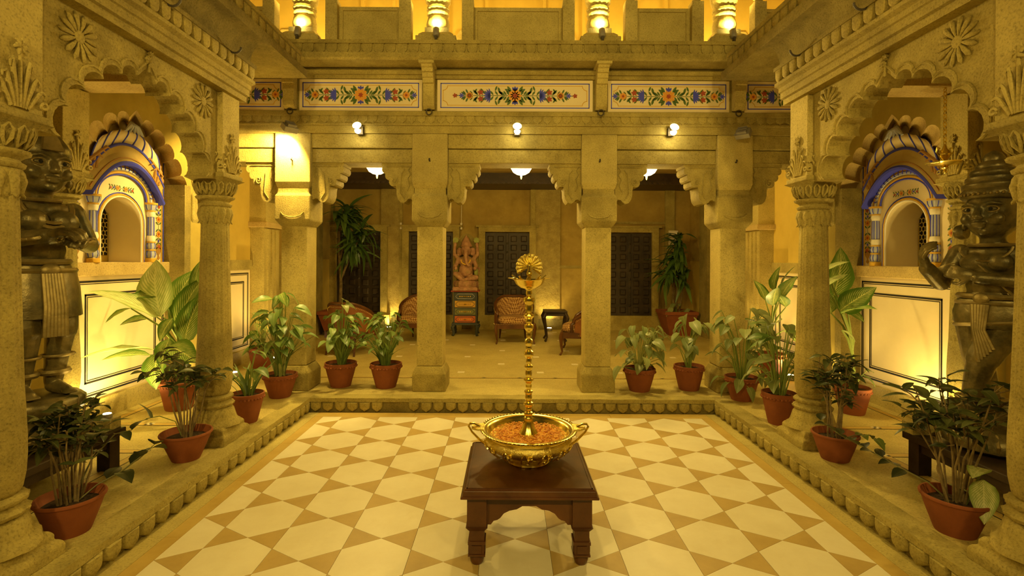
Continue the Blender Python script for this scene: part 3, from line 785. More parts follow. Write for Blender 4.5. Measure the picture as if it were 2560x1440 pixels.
def square_pillar(x, label, sides=(-1, 1), y_=YP, cat='pillar', grp_=None):
    global SQ
    t = thing('square_pillar', (x, y_, HS), label, cat)
    if SQ is None:
        SQ = {}
        SQ['base'] = MB().sq([(.19,0),(.19,.20),(.155,.27),(.148,.28)]).mesh('base', 'stone', 0)
        SQ['shaft'] = MB().sq([(.147,.28),(.147,1.87)]).mesh('shaft', 'stone_pale', 0)
        SQ['capital'] = MB().sq([(.148,1.86),(.165,1.88),(.20,1.93),(.20,2.20),(.196,2.215),(.178,2.235),(.178,2.30)]).mesh('capital', 'stone', 0)
        SQ['upper'] = MB().sq([(.178,2.29),(.20,2.36),(.20,2.91)]).mesh('upper_block', 'stone_pale', 0)
        SQ['swag'] = swag().mesh('swag', 'stone', 60)
        SQ['hook'] = MB().tube([(0,-.19,2.60),(0,-.225,2.60),(0,-.235,2.61),(0,-.228,2.625)], .008, 5).mesh('iron_hook', 'iron', 60)
    for k, nm in (('base','base'), ('shaft','shaft'), ('capital','capital'), ('upper','upper_block')):
        o = obj(nm, SQ[k], t); m = o.modifiers.new('bevel','BEVEL'); m.width = .012; m.segments = 2; m.limit_method = 'ANGLE'; m.angle_limit = R(20)
    obj('swag', SQ['swag'], t, (0,0,1.92)); obj('iron_hook', SQ['hook'], t)
    for s in sides:
        b = obj('bracket', BR_BODY, t, (s*.19, 0, 2.60), (0,0,0), (s, 1, 1)); obj('bracket_scroll', BR_SCROLL, b)
    return t
PX = (-2.44, -.895, 1.015, 2.545)
square_pillar(PX[0], 'square sandstone corner pillar under the grey floodlight by the fern-like potted stems')
square_pillar(PX[1], 'square sandstone pillar between the potted stems and the painted chest')
square_pillar(PX[2], 'square sandstone pillar in front of the studded leather armchair')
square_pillar(PX[3], 'square sandstone corner pillar beside the pale heart-leaved pots and box floodlight')
for s in (-1, 1):
    square_pillar(sx(s, 3.80), 'square wall pillar beyond the painted niche on the %s wall' % ('left' if s < 0 else 'right'), (-s,))
# ---- beams between pillars and continuous bands
mb = MB()
xs = [CX-4.0, sx(-1, 3.80)] + list(PX) + [sx(1, 3.80), CX+4.0]
beam = MB().box(CX-4.0, CX+4.0, 5.67, 6.06, 3.06, 3.145); beam.box(CX-4.0, CX+4.0, 5.645, 6.06, 3.145, 3.165); beam.box(CX-4.0, CX+4.0, 5.66, 6.06, 3.165, 3.80)
tr = struct(beam, 'trim_5', 'stone', 'long stone lintel band above the four square pillars', 'lintel', smooth=0)
for a, b in zip(xs[1:-1], xs[2:-1]):
    put(MB().box(a+.2, b-.2, 5.725, 6.06, 2.74, 2.895), 'lintel_course', 'stone', tr, smooth=0, bevel=.008)
    put(MB().box(a+.2, b-.2, 5.70, 6.06, 2.90, 3.06), 'lintel_course', 'stone', tr, smooth=0, bevel=.008)
n = 70
for i in range(n):
    obj('petal', PET_S, tr, (CX-3.75+i*(7.5/(n-1))-tr.location.x, 5.66-tr.location.y, 3.265-tr.location.z))
put(MB().box(CX-4.0, CX+4.0, 5.635, 5.66, 3.25, 3.30), 'fillet', 'stone', tr, smooth=0)
put(MB().box(CX-4.0, CX+4.0, 5.625, 5.66, 3.66, 3.70), 'moulding', 'stone', tr, smooth=0); put(MB().box(CX-4.0, CX+4.0, 5.60, 5.66, 3.70, 3.745), 'moulding', 'stone', tr, smooth=0)
# painted frieze panels
def frieze(x0, x1, long, label):
    yF = 5.645; z0, z1 = 3.305, 3.655; xc = (x0+x1)/2; zc = (z0+z1)/2
    t = thing('frieze_panel', (xc, yF, z0), label, 'painted panel', group='painted frieze panels')
    put(MB().box(x0, x1, yF, yF+.03, z0, z1), 'panel', 'plaster_cream', t, smooth=0)
    def fr(ins, wd, m, notch=0):
        mb = MB(); a, b, c, d = x0+ins, x1-ins, z0+ins, z1-ins; y0, y1 = yF-.0015, yF+.001
        if not notch:
            mb.box(a,b,y0,y1,c,c+wd); mb.box(a,b,y0,y1,d-wd,d); mb.box(a,a+wd,y0,y1,c,d); mb.box(b-wd,b,y0,y1,c,d)
        else:
            mb.box(a+notch,b-notch,y0,y1,c,c+wd); mb.box(a+notch,b-notch,y0,y1,d-wd,d); mb.box(a,a+wd,y0,y1,c+notch,d-notch); mb.box(b-wd,b,y0,y1,c+notch,d-notch)
            for (px, pz, a0) in ((a,c,0),(b,c,PI/2),(b,d,PI),(a,d,3*PI/2)):
                pts = [(px+notch*math.cos(a0+PI/2*i/6), y0, pz+notch*math.sin(a0+PI/2*i/6)) for i in range(7)]
                mb.tube(pts, wd*.5, 4)
        put(mb, 'painted_border', m, t, smooth=0)
    fr(.035, .010, 'blue_paint'); fr(.062, .007, 'gold_paint', .055)
    for nm_, me, kd in (MOTIF_LONG if long else MOTIF):
        o = obj(nm_, me, t); o.matrix_local = Matrix.Translation((0, -.003, zc-z0)) @ Matrix.Rotation(PI/2, 4, 'X') @ Matrix.Diagonal((1.12,1.12,1,1))
        if kd: o['kind'] = kd
ex = .085
frieze(PX[0]+ex, PX[1]-ex, False, 'painted floral frieze panel above the left bay spotlight')
frieze(PX[1]+ex, PX[2]-ex, True, 'longest painted floral frieze panel above the central spotlight')
frieze(PX[2]+ex, PX[3]-ex, False, 'painted floral frieze panel above the brightest spotlight')
frieze(PX[0]-1.3, PX[0]-ex, False, 'painted floral frieze panel beyond the left corner bracket')
frieze(PX[3]+ex, PX[3]+1.3, False, 'painted floral frieze panel beyond the right corner bracket')
# eave brackets with iron rings
ebp = [(0,0),(0,-.46),(-.045,-.47),(-.085,-.44),(-.095,-.40),(-.095,-.20),(-.125,-.20),(-.13,-.15),(-.15,-.145),(-.155,-.10),(-.18,-.095),(-.19,-.06),(-.215,-.05),(-.25,0)]
EB = MB().prism(ebp, lambda p: (-.06, p[0], p[1]), lambda p: (.06, p[0], p[1])); EB.box(-.082,.082,-.255,0,-.03,0)
EBM = EB.mesh('bracket_body', 'stone_pale', 0)
RING = MB().tube([(.032*math.cos(2*PI*i/14), 0, -.032+.032*math.sin(2*PI*i/14)) for i in range(14)], .007, 5, True).mesh('iron_ring', 'iron', 60)
for x, l in zip(PX, ('left corner', 'second', 'third', 'right corner')):
    t = thing('eave_bracket', (x, 5.645, 3.315), {'left corner':'stepped stone eave bracket where the left eave meets the frieze','second':'stepped stone eave bracket between the left and the longest painted panels','third':'stepped stone eave bracket between the longest and the right painted panels','right corner':'stepped stone eave bracket where the right eave meets the frieze'}[l], 'bracket', group='stone eave brackets')
    b = obj('bracket_body', EBM, t, (0,0,.465)); obj('iron_ring', RING, t, (0,-.05,.0))
# ---- back eave, balcony edge
mb = MB().prism([(5.66,3.78),(5.40,3.78),(5.38,3.80),(5.38,3.855),(5.66,3.875)], lambda p: (CX-4.0, p[0], p[1]), lambda p: (CX+4.0, p[0], p[1]))
struct(mb, 'trim_6', 'stone', 'projecting stone eave slab above the painted frieze', 'eave', smooth=0)
mb = MB().box(CX-4.0, CX+4.0, 5.44, 6.3, 3.855, 4.0); mb.box(CX-4.0, CX+4.0, 5.415, 5.5, 3.965, 4.005)
td = struct(mb, 'trim_7', 'stone', 'carved dentil course at the balcony edge above the eave', 'cornice', smooth=0)
for i in range(58): obj('petal', DEN, td, (CX-3.6+.126*i-td.location.x, 5.44-td.location.y, 3.965-td.location.z))
mb = MB().box(CX-4.2, CX+4.2, 6.3, 8.2, 3.9, 4.0)
struct(mb, 'floor_balcony', 'stone', 'stone floor of the upper balcony', 'floor', smooth=0)
# ---- upper wall behind the balcony
mb = MB().box(CX-4.6, CX+4.6, 7.3, 7.5, 4.0, 6.2)
wu = struct(mb, 'wall_upper', 'plaster_ochre', 'brightly lit ochre wall behind the upper balcony', 'wall', smooth=0)
for (x, wd) in ((-3.2,.5), (-1.9,.5), (-.62,.62), (.78,.62), (2.0,.55), (3.3,.6)):
    put(MB().box(x-wd/2, x-wd/2+.05, 7.26, 7.3, 4.0, 6.0), 'wall_rib', 'plaster_ochre', wu, smooth=0); put(MB().box(x+wd/2-.05, x+wd/2, 7.26, 7.3, 4.0, 6.0), 'wall_rib', 'plaster_ochre', wu, smooth=0)
    put(MB().prism([(x-.16,4.68),(x-.19,4.8),(x-.1,4.95),(x+.1,4.95),(x+.19,4.8),(x+.16,4.68)], lambda p: (p[0],7.27,p[1]), lambda p: (p[0],7.3,p[1])), 'wall_relief', 'stone_pale', wu, smooth=0)
for s in (-1, 1):
    a, b = sorted((sx(s, 4.3), sx(s, 4.5)))
    struct(MB().box(a, b, -1.6, 7.4, 3.8, 6.2), 'wall_upper_' + ('left' if s < 0 else 'right'), 'plaster_ochre', 'plain ochre upper wall set back above the %s arcade' % ('left' if s < 0 else 'right'), 'wall', smooth=0)
mb = MB().box(CX-4.4, CX+4.4, 5.5, 7.4, 6.1, 6.2)
struct(mb, 'ceiling_balcony', 'plaster_ochre', 'plastered ceiling over the upper balcony', 'ceiling', smooth=0)
# ---- balcony columns, posts, parapets and spots
UX = (-2.31, -.81, .99, 2.41)
def upper_col(x, label, i):
    t = thing('balcony_column', (x, 5.68, 4.0), label, 'column', group='uplit lotus columns on the balcony')
    put(MB().box(-.22,.22,-.20,.20,0,.085), 'plinth', 'stone_pale', t, world=False, smooth=0, bevel=.006)
    put(MB().sq([(.19,.085),(.19,.10),(.15,.14),(.13,.145),(.13,.20)]), 'plinth_step', 'stone_pale', t, world=False, smooth=0)
    lp = lambda a, z: 1+.035*abs(math.cos(5*a))
    put(MB().lathe([(.105,.20),(.12,.22),(.128,.28),(.115,.34),(.095,.37)], n=40, mod=lp), 'lotus_bulb', 'stone_pale', t, world=False, smooth=60)
    put(MB().lathe([(.105,.37),(.122,.385),(.122,.40),(.10,.41)], n=40, mod=lambda a, z: 1+.04*math.cos(16*a)), 'petal_ring', 'stone_pale', t, world=False, smooth=60)
    put(MB().lathe([(.095,.41),(.105,.43),(.125,.44),(.125,.465),(.10,.47)], n=40, mod=lambda a, z: 1+.04*math.cos(16*a)), 'petal_ring', 'stone_pale', t, world=False, smooth=60)
    put(MB().lathe([(.09,.47),(.135,.53),(.15,.62),(.13,.72),(.10,.78)], n=40, mod=lp), 'lotus_bulb', 'stone_pale', t, world=False, smooth=60)
    put(MB().lathe([(.10,.78),(.09,.85),(.08,2.1)], n=24), 'shaft', 'stone_pale', t, world=False, smooth=60)
ul = ('uplit lotus balcony column above the left corner pillar', 'uplit lotus balcony column above the pillar beside the chest', 'uplit lotus balcony column above the pillar by the studded armchair', 'uplit lotus balcony column above the right corner pillar')
for i, x in enumerate(UX): upper_col(x, ul[i], i)
SPOT_BODY = MB().lathe([(.0,0),(.028,.004),(.034,.02),(.034,.10),(.03,.105)], n=16).mesh('spot_housing', 'metal_grey', 50)
SPOT_LENS = MB().lathe([(.001,.1055),(.028,.1055),(.028,.1065),(.001,.1065)], n=16).mesh('spot_lens', 'uplight', 0)
SPOT_BASE = MB().box(-.012,.012,-.012,.012,-.05,.03).mesh('spot_bracket', 'iron', 0)
def spot_fixture(loc, tgt, label, power, angle=70, group=None, sc=1.0, off=.14):
    t = thing('spot_lamp', loc, label, 'spotlight', group=group)
    d = (Vector(tgt)-Vector(loc)).normalized(); q = Vector((0,0,1)).rotation_difference(d).to_matrix().to_4x4()
    o = obj('spot_housing', SPOT_BODY, t); o.matrix_local = q @ Matrix.Scale(sc, 4)
    l = obj('spot_lens', SPOT_LENS, t); l.matrix_local = q @ Matrix.Scale(sc, 4)
    obj('spot_bracket', SPOT_BASE, t, (0, 0, 0), (0,0,0), (sc, sc, sc))
    lamp_light('SPOT', Vector(loc)+d*off*sc, power, tgt, angle, .7, .03)
    return t
sl = ('small grey spotlight clipped to the plinth of the left corner balcony column', 'small grey spotlight clipped to the balcony plinth above the pillar beside the chest', 'small grey spotlight clipped to the balcony plinth above the studded armchair pillar', 'small grey spotlight clipped to the plinth of the right corner balcony column')
for i, x in enumerate(UX): spot_fixture((x+.01, 5.44, 4.055), (x, 5.62, 4.50), sl[i], 45, 100, 'balcony spotlights')
POST = MB().box(-.065,.065,-.065,.065,0,.50).mesh('post_shaft', 'stone_pale', 0)
FIN = MB().lathe([(.03,.50),(.05,.52),(.035,.54),(.06,.57),(.07,.61),(.05,.66),(.012,.70),(.004,.72)], n=20, mod=lambda a, z: 1+.05*math.cos(8*a)).mesh('finial', 'stone_pale', 50)
BUD = {}
def post(x, label):
    t = thing('balcony_post', (x, 5.60, 4.0), label, 'post', group='finial posts of the balcony'); obj('post_shaft', POST, t); obj('finial', FIN, t)
nms = ('left corner', 'chest side', 'armchair side', 'right corner')
for i, x in enumerate(UX):
    for q in (-1, 1):
        post(x+q*.345, 'square balcony post with bud finial to the %s of the %s uplit column' % ('left' if q < 0 else 'right', nms[i]))
def parapet(x0, x1, label):
    t = thing('parapet_slab', ((x0+x1)/2, 5.64, 4.0), label, 'parapet', group='balcony parapet slabs')
    put(MB().box(x0, x1, 5.625, 5.66, 4.0, 4.44), 'slab', 'stone_pale', t, smooth=0)
    for (a, b, c, d) in ((x0, x1, 4.41, 4.45), (x0, x0+.04, 4.0, 4.41), (x1-.04, x1, 4.0, 4.41)): put(MB().box(a, b, 5.61, 5.67, c, d), 'frame_bar', 'stone_pale', t, smooth=0)
parapet(-4.0, UX[0]-.41, 'plain parapet slab beyond the left corner column')
parapet(UX[0]+.41, UX[1]-.41, 'plain parapet slab over the left painted panel')
parapet(UX[1]+.41, UX[2]-.41, 'widest plain parapet slab over the longest painted panel')
parapet(UX[2]+.41, UX[3]-.41, 'plain parapet slab over the right painted panel')
parapet(UX[3]+.41, 4.0, 'plain parapet slab beyond the right corner column')
# ================================================================== SIDE ARCADES
WC = 2.475; YN, YF = 2.36, 4.17
RC = {}
def build_round():
    RC['plinth'] = MB().sq([(.195,0),(.195,.055),(.185,.075),(.165,.085),(.165,.115),(.15,.135)]).mesh('plinth', 'stone', 0)
    RC['bell'] = MB().lathe([(.205,.13),(.20,.155),(.175,.17),(.165,.20),(.150,.25),(.135,.275)], n=48, mod=lambda a, z: 1+.10*abs(math.cos(2*a))**2*(1 if z < .26 else .4)+.02*math.cos(12*a)).mesh('carved_bell', 'stone', 60)
    RC['ring'] = MB().lathe([(.13,.27),(.16,.285),(.165,.30),(.14,.315),(.13,.33),(.155,.345),(.155,.36),(.125,.375)], n=48, mod=lambda a, z: 1+.03*math.cos(14*a)).mesh('petal_ring', 'stone', 60)
    RC['vase'] = MB().lathe([(.115,.37),(.135,.40),(.148,.47),(.153,.56),(.151,.66),(.145,.78),(.140,.86)], n=72, mod=lambda a, z: 1+.028*abs(math.cos(6*a))).mesh('lotus_vase', 'stone', 60)
    RC['shaft'] = MB().lathe([(.140,.86),(.133,1.1),(.123,1.45),(.115,1.80)], n=96, mod=lambda a, z: 1+.022*(1 if math.cos(12*a) > .2 else -.6)+.012*math.cos(24*a)).mesh('shaft', 'stone', 50)
    cm = MB().lathe([(.116,1.78),(.125,1.80),(.132,1.86),(.128,1.915)], n=40)
    for i in range(12):
        a = 2*PI*i/12; q = Matrix.Rotation(a, 3, 'Z')
        cm.ell(q @ Vector((.118,0,1.875)), (.030,.033,.042), 8, 6, q); cm.cap(q @ Vector((.128,0,1.86)), q @ Vector((.124,0,1.80)), .026, .012, 8); cm.cap(q @ Vector((.124,0,1.80)), q @ Vector((.140,0,1.785)), .010, .006, 6)
    RC['collar'] = cm.mesh('lotus_collar', 'stone', 60)
    RC['neck'] = MB().lathe([(.125,1.915),(.14,1.925),(.145,1.94),(.125,1.95),(.118,1.96),(.135,1.975),(.16,1.985),(.165,2.0),(.13,2.01)], n=60, mod=lambda a, z: 1+(.03*math.cos(14*a) if z > 1.97 else 0)).mesh('neck_ring', 'stone', 60)
    m = MB(); vs = []; n = 48; prof = [(.132,2.0,0), (.15,2.03,.1), (.155,2.08,.3), (.165,2.12,.6), (.20,2.145,1.0)]
    for r_, z, k in prof:
        for i in range(n):
            a = 2*PI*i/n; c, s_ = math.cos(a), math.sin(a); sq_ = r_/max(abs(c), abs(s_)); q = r_*(1-k)+min(sq_, r_*1.42)*k
            q *= 1+.03*math.cos(16*a)*(1-k); vs.append((q*c, q*s_, z))
    fs = [(k*n+i, k*n+(i+1) % n, k*n+n+(i+1) % n, k*n+n+i) for k in range(4) for i in range(n)] + [tuple(range(n-1,-1,-1)), tuple(range(4*n, 5*n))]
    RC['capital'] = m.add(vs, fs).mesh('capital', 'stone', 50)
    m = MB()
    for i in range(16):                       # acanthus leaves on the capital
        a = 2*PI*i/16; c, s_ = math.cos(a), math.sin(a)
        for d_ in (-.12, .12):
            c2, s2 = math.cos(a+d_), math.sin(a+d_)
            m.tube([(.142*c, .142*s_, 2.015), (.166*c2, .166*s2, 2.05), (.182*c2, .182*s2, 2.09), (.185*c, .185*s_, 2.115)], [.008,.012,.009,.004], 5)
    RC['leaves'] = m.mesh('acanthus_leaves', 'stone', 60)
    RC['abacus'] = MB().sq([(.19,2.14),(.205,2.15),(.205,2.185),(.17,2.19)]).mesh('abacus', 'stone', 0)
    RC['block'] = MB().sq([(.155,2.185),(.155,2.86)]).mesh('upper_block', 'stone_pale', 0)
    m = MB()
    def leafcurl(x0, x1, h, r0): m.tube([(x0,-.165,2.20),(x0+(x1-x0)*.4,-.170,2.20+h*.4),(x0+(x1-x0)*.9,-.175,2.20+h*.85),(x1*1.1,-.180,2.20+h),(x1*1.35,-.180,2.20+h*.92),(x1*1.3,-.178,2.20+h*.8)], [r0,r0*1.1,r0,r0*.8,r0*.6,r0*.3], 6)
    for q in (-1, 1):
        leafcurl(q*.015, q*.05, .22, .013); leafcurl(q*.03, q*.085, .15, .013); leafcurl(q*.05, q*.115, .10, .012)
        m.tube([(q*.15+.022*math.cos(t*.6), -.175, 2.235+.022*(1-t*.07)*math.sin(t*.6)) for t in range(11)], .009, 5)
    m.tube([(0,-.165,2.20),(0,-.172,2.40),(0,-.172,2.47)], [.016,.011,.008], 6)
    for i in range(6):
        a = 2*PI*i/6; m.tube([(0,-.172,2.485),(.025*math.cos(a),-.178,2.485+.025*math.sin(a)),(.042*math.cos(a+.3),-.172,2.485+.042*math.sin(a+.3))], [.008,.013,.005], 5)
    RC['relief'] = m.mesh('relief_scrolls', 'stone_pale', 60)
    RC['hook'] = MB().tube([(0,-.15,2.66),(0,-.185,2.66),(0,-.195,2.672),(0,-.185,2.685)], .009, 6).mesh('iron_hook', 'iron', 60)
build_round()
COLK = {'plinth': 1.0, 'bell': .92, 'ring': .90, 'capital': .80, 'leaves': .86, 'abacus': .72, 'block': .82, 'hook': .85}
def round_col(x, y_, label, s, full=True):
    t = thing('round_column', (x, y_, HS), label, 'column')
    for k, nm in (('plinth','plinth'),('bell','carved_bell'),('ring','petal_ring'),('vase','lotus_vase'),('shaft','shaft'),('collar','lotus_collar'),('neck','neck_ring'),('capital','capital'),('leaves','acanthus_leaves'),('abacus','abacus'),('block','upper_block'),('hook','iron_hook')):
        o = obj(nm, RC[k], t); q = COLK.get(k, .86); o.scale = (q, q, 1)
        if k in ('plinth', 'abacus', 'block'):
            m = o.modifiers.new('bevel','BEVEL'); m.width = .008; m.segments = 2; m.limit_method = 'ANGLE'; m.angle_limit = R(25)
    obj('relief_scrolls', RC['relief'], t, scale=(.8,.8,1)); obj('relief_scrolls', RC['relief'], t, (0,0,0), (0,0,-s*PI/2), (.8,.8,1))
    return t
def rosette():
    m = MB()
    for i in range(14):
        a = 2*PI*i/14; c, s_ = math.cos(a), math.sin(a)
        m.tube([(.025*c,-.008,.025*s_),(.07*c,-.016,.07*s_),(.11*c,-.014,.11*s_),(.13*c,-.004,.13*s_)], [.006,.018,.021,.006], 6, flat=.7)
    m.ell((0,-.012,0), (.035,.016,.035), 12, 6)
    return m.mesh('rosette', 'stone', 60)
ROS = rosette()
def vine():
    m = MB()
    m.tube([(0,-.006,-.06),(.006,-.008,0),(-.006,-.008,.06)], .008, 5)
    for k, z in enumerate((.03,.075,.115)):
        for i in range(6):
            a = 2*PI*i/6; m.tube([(0,-.01,z),(.022*math.cos(a)+(.012 if k % 2 else -.012),-.014,z+.022*math.sin(a))], [.008,.012], 5)
    return m.mesh('keystone_flower', 'stone', 60)
VINE = vine()
def arcade(s):
    nm = 'left' if s < 0 else 'right'
    who = 'large-leaved dumb cane' 
    round_col(sx(s, WC), YF, 'fluted lotus column beside the pots on the %s step' % nm if s < 0 else 'fluted lotus column with dark water stains on the right step', s)
    round_col(sx(s, WC), YN, 'nearest fluted lotus column in front of the %s' % ('bronze statue with joined hands' if s < 0 else 'bronze statue with ringed crown'), s)
    round_col(sx(s, 3.66), 4.06, 'fluted half column against the %s wall beside the painted niche' % nm, s)
    # cusped arch between the columns
    uc = (YN+YF)/2; f = cusped(uc, .63, 2.28, 2.875)
    wf, wb_ = WC-.085, WC+.085
    poly = [(YN+.12, 2.28)] + f + [(YF-.12, 2.28), (YF-.12, 2.99), (YN+.12, 2.99)]
    t = thing('cusped_arch', (sx(s, WC), uc, 2.28), 'cusped stone arch between two lotus columns of the %s arcade' % nm, 'arch')
    put(MB().prism(poly, lambda p: (sx(s, wf), p[0], p[1]), lambda p: (sx(s, wb_), p[0], p[1])), 'arch_slab', 'stone', t, smooth=30)
    cc = (uc, 2.45)
    rim = [(uc+(u-uc)*1.055, 2.28+(z-2.28)*1.055+.004) for u, z in f]
    put(MB().tube([(sx(s, wf), u, z) for u, z in rim], .009, 5), 'arch_rim', 'stone', t)
    for u in (2.74, 3.85): 
        o = obj('rosette', ROS, t); o.matrix_local = Matrix.Translation(Vector((sx(s, wf), u, 2.845))-t.location) @ Matrix.Rotation(-s*PI/2, 4, 'Z') @ Matrix.Diagonal((1,.5,1,1))
    o = obj('keystone_flower', VINE, t); o.matrix_local = Matrix.Translation(Vector((sx(s, wf), uc, 2.90))-t.location) @ Matrix.Rotation(-s*PI/2, 4, 'Z') @ Matrix.Scale(.9, 4)
    # second arch towards the photographer
    # lintel over the arcade
    y0, y1 = -.9, YF+.17
    def ext(prof, name, mat, par=None, a=y0, b=y1, **kw):
        return MB().prism(prof, lambda p: (sx(s, p[0]), a, p[1]), lambda p: (sx(s, p[0]), b, p[1]))
    lin = ext([(2.66,2.985),(2.31,2.985),(2.31,3.03),(2.285,3.035),(2.285,3.085),(2.27,3.09),(2.27,3.125),(2.235,3.14),(2.235,3.165),(2.255,3.17),(2.255,3.30),(2.66,3.30)], 0, 0)
    tl = struct(lin, 'trim_%d' % (8 if s < 0 else 9), 'stone', 'moulded stone lintel with hanging petals over the %s arcade' % nm, 'lintel', smooth=0)
    for i in range(26):
        yy = y1-.06-.107*i
        o = obj('petal', PET_L, tl, (sx(s, 2.255)-tl.location.x, yy-tl.location.y, 3.272-tl.location.z), (0,0,-s*PI/2))
    put(ext([(2.66,3.27),(2.225,3.27),(2.225,3.30),(2.66,3.30)], 0, 0), 'fillet', 'stone_dark', tl, smooth=0)
    # transverse beam to the wall
    a, b = sorted((sx(s, 2.60), sx(s, WW-.2)))
    put(MB().box(a, b, 3.93, 4.21, 3.02, CE), 'cross_beam', 'stone_pink', tl, smooth=0)
    # coved eave
    cove = [(2.30,3.29)] + [(2.20+.10*math.cos(a_)-.0, 3.30+.19*math.sin(a_)) for a_ in [PI/2*i/8 for i in range(1, 8)]]
    prof = [(2.70,3.29)] + cove + [(2.165,3.488),(2.13,3.49),(2.125,3.50),(2.125,3.575),(2.15,3.59),(2.70,3.64)]
    te = struct(ext(prof, 0, 0, a=-.9, b=YF+.20), 'trim_%d' % (10 if s < 0 else 11), 'stone_dark', 'coved stone eave running above the %s arcade' % nm, 'eave', smooth=30)
    put(ext([(2.125,3.50),(2.125,3.575),(2.15,3.59),(2.66,3.62),(2.66,3.50)], 0, 0, a=YF+.20, b=5.18), 'eave_slab', 'stone_dark', te, smooth=0)
    dn = struct(ext([(2.20,3.58),(2.20,3.72),(2.18,3.725),(2.18,3.76),(2.66,3.76),(2.66,3.58)], 0, 0, a=-.9, b=5.18), 'trim_%d' % (12 if s < 0 else 13), 'stone', 'dentil course on top of the %s eave' % nm, 'cornice', smooth=0)
    for i in range(26): obj('petal', DEN, dn, (sx(s, 2.20)-dn.location.x, 5.12-.126*i-dn.location.y, 3.715-dn.location.z), (0,0,-s*PI/2))
    for yy, wh in ((2.45,'above the nearest column'), (3.22,'above the arch crown'), (3.95,'above the far lotus column')):
        ho = MB().tube([(sx(s, 2.20)-s*(.05*math.cos(PI*i/8)), yy, 3.30-.045*math.sin(PI*i/8)) for i in range(9)], .008, 5)
        grp(put(ho, 'eave_hook', 'iron'), 'iron hook under the %s eave %s' % (nm, wh), 'hook', 'iron hooks under the %s eave' % nm)
for s in (-1, 1): arcade(s)
# ================================================================== LIGHT FITTINGS OF THE COURT
bulb = MB().ell((0,0,0), .034, 14, 10).mesh('bulb', 'bulb', 60)
def court_spot(x, label, power):
    p = (x, 5.56, 3.065)
    t = thing('court_spotlight', p, label, 'spotlight', group='court spotlights on the lintel')
    put(MB().box(-.03,.03,.06,.115,-.03,.06), 'mount_plate', 'iron', t, world=False, smooth=0)
    put(MB().lathe([(.028,-.0),(.045,.05),(.05,.075)], n=18, cap=False).xf(Matrix.Rotation(R(60), 4, 'X')), 'reflector', 'metal_grey', t, world=False)
    obj('bulb', bulb, t, (0,-.03,-.01))
    lamp_light('SPOT', (x, 5.47, 3.03), power, (x*.9, 2.2, 0.0), 150, .5, .05)
court_spot(-1.665, 'glaring spotlight on the lintel above the left bay', 75)
court_spot(.085, 'glaring spotlight on the lintel above the central bay', 75)
court_spot(1.80, 'brightest glaring spotlight on the lintel above the right bay', 95)
def flood(loc, aim, label, power, angle):
    lens = 'uplight' if power else 'metal_grey'
    rz = math.atan2(aim[1]-loc[1], aim[0]-loc[0])-PI/2
    t = thing('flood_light', loc, label, 'floodlight', rz=0)
    d = (Vector(aim)-Vector(loc)).normalized(); q = d.to_track_quat('-Y', 'Z').to_matrix().to_4x4()
    for nm, mb, m in (('housing', MB().frust(0,0,-.03,.03,.075,.075,.05,.05).xf(Matrix.Rotation(PI/2,4,'X')), 'metal_grey'), ('fins', MB().box(-.05,.05,.03,.06,-.04,-.02).box(-.05,.05,.03,.06,-.005,.015).box(-.05,.05,.03,.06,.03,.045), 'metal_grey'), ('glass', MB().box(-.062,.062,-.035,-.03,-.038,.038), lens)):
        o = put(mb, nm, m, t, world=False, smooth=0); o.matrix_local = q
    put(MB().tube([(-.07,0,0),(-.07,.07,.0),(.07,.07,0),(.07,0,0)], .007, 5).box(-.015,.015,.06,5.69-loc[1],-.015,.015), 'yoke', 'metal_grey', t, world=False)
    if power: lamp_light('SPOT', Vector(loc)+d*.09, power, aim, angle, .35, .04)
flood((-2.40, 5.50, 3.07), (-2.80, 5.80, 2.45), 'grey box floodlight on the left corner pillar shining on its outer face', 170, 130)
flood((2.56, 5.52, 3.04), (3.6, 6.6, 2.0), 'grey box floodlight above the right corner pillar', 0, 100)
# glass bowl ceiling lamps of the hall
def pendant(x, label):
    p = (x, 6.9, 2.80)
    t = thing('ceiling_lamp', p, label, 'ceiling lamp', group='glass bowl lamps of the hall')
    put(MB().lathe([(.004,-.03),(.012,-.02),(.012,0),(.06,.01),(.11,.04),(.14,.09),(.148,.13),(.14,.135)], n=28), 'glass_bowl', 'lamp_glass', t, world=False, smooth=60)
    put(MB().lathe([(.012,.13),(.012,.45),(.05,.46),(.055,.52)], n=14), 'lamp_rod', 'brass', t, world=False)
    put(MB().lathe([(.001,-.055),(.012,-.045),(.016,-.035),(.008,-.022)], n=12), 'knob', 'brass', t, world=False)
    lamp_light('POINT', (x, 6.9, 2.66), 46, radius=.12)
pendant(-1.81, 'glowing glass bowl lamp half hidden by a bracket over the potted stems')
pendant(.164, 'glowing glass bowl lamp in full view in the central bay')
pendant(1.88, 'glowing glass bowl lamp mostly hidden behind the bracket of the right bay')
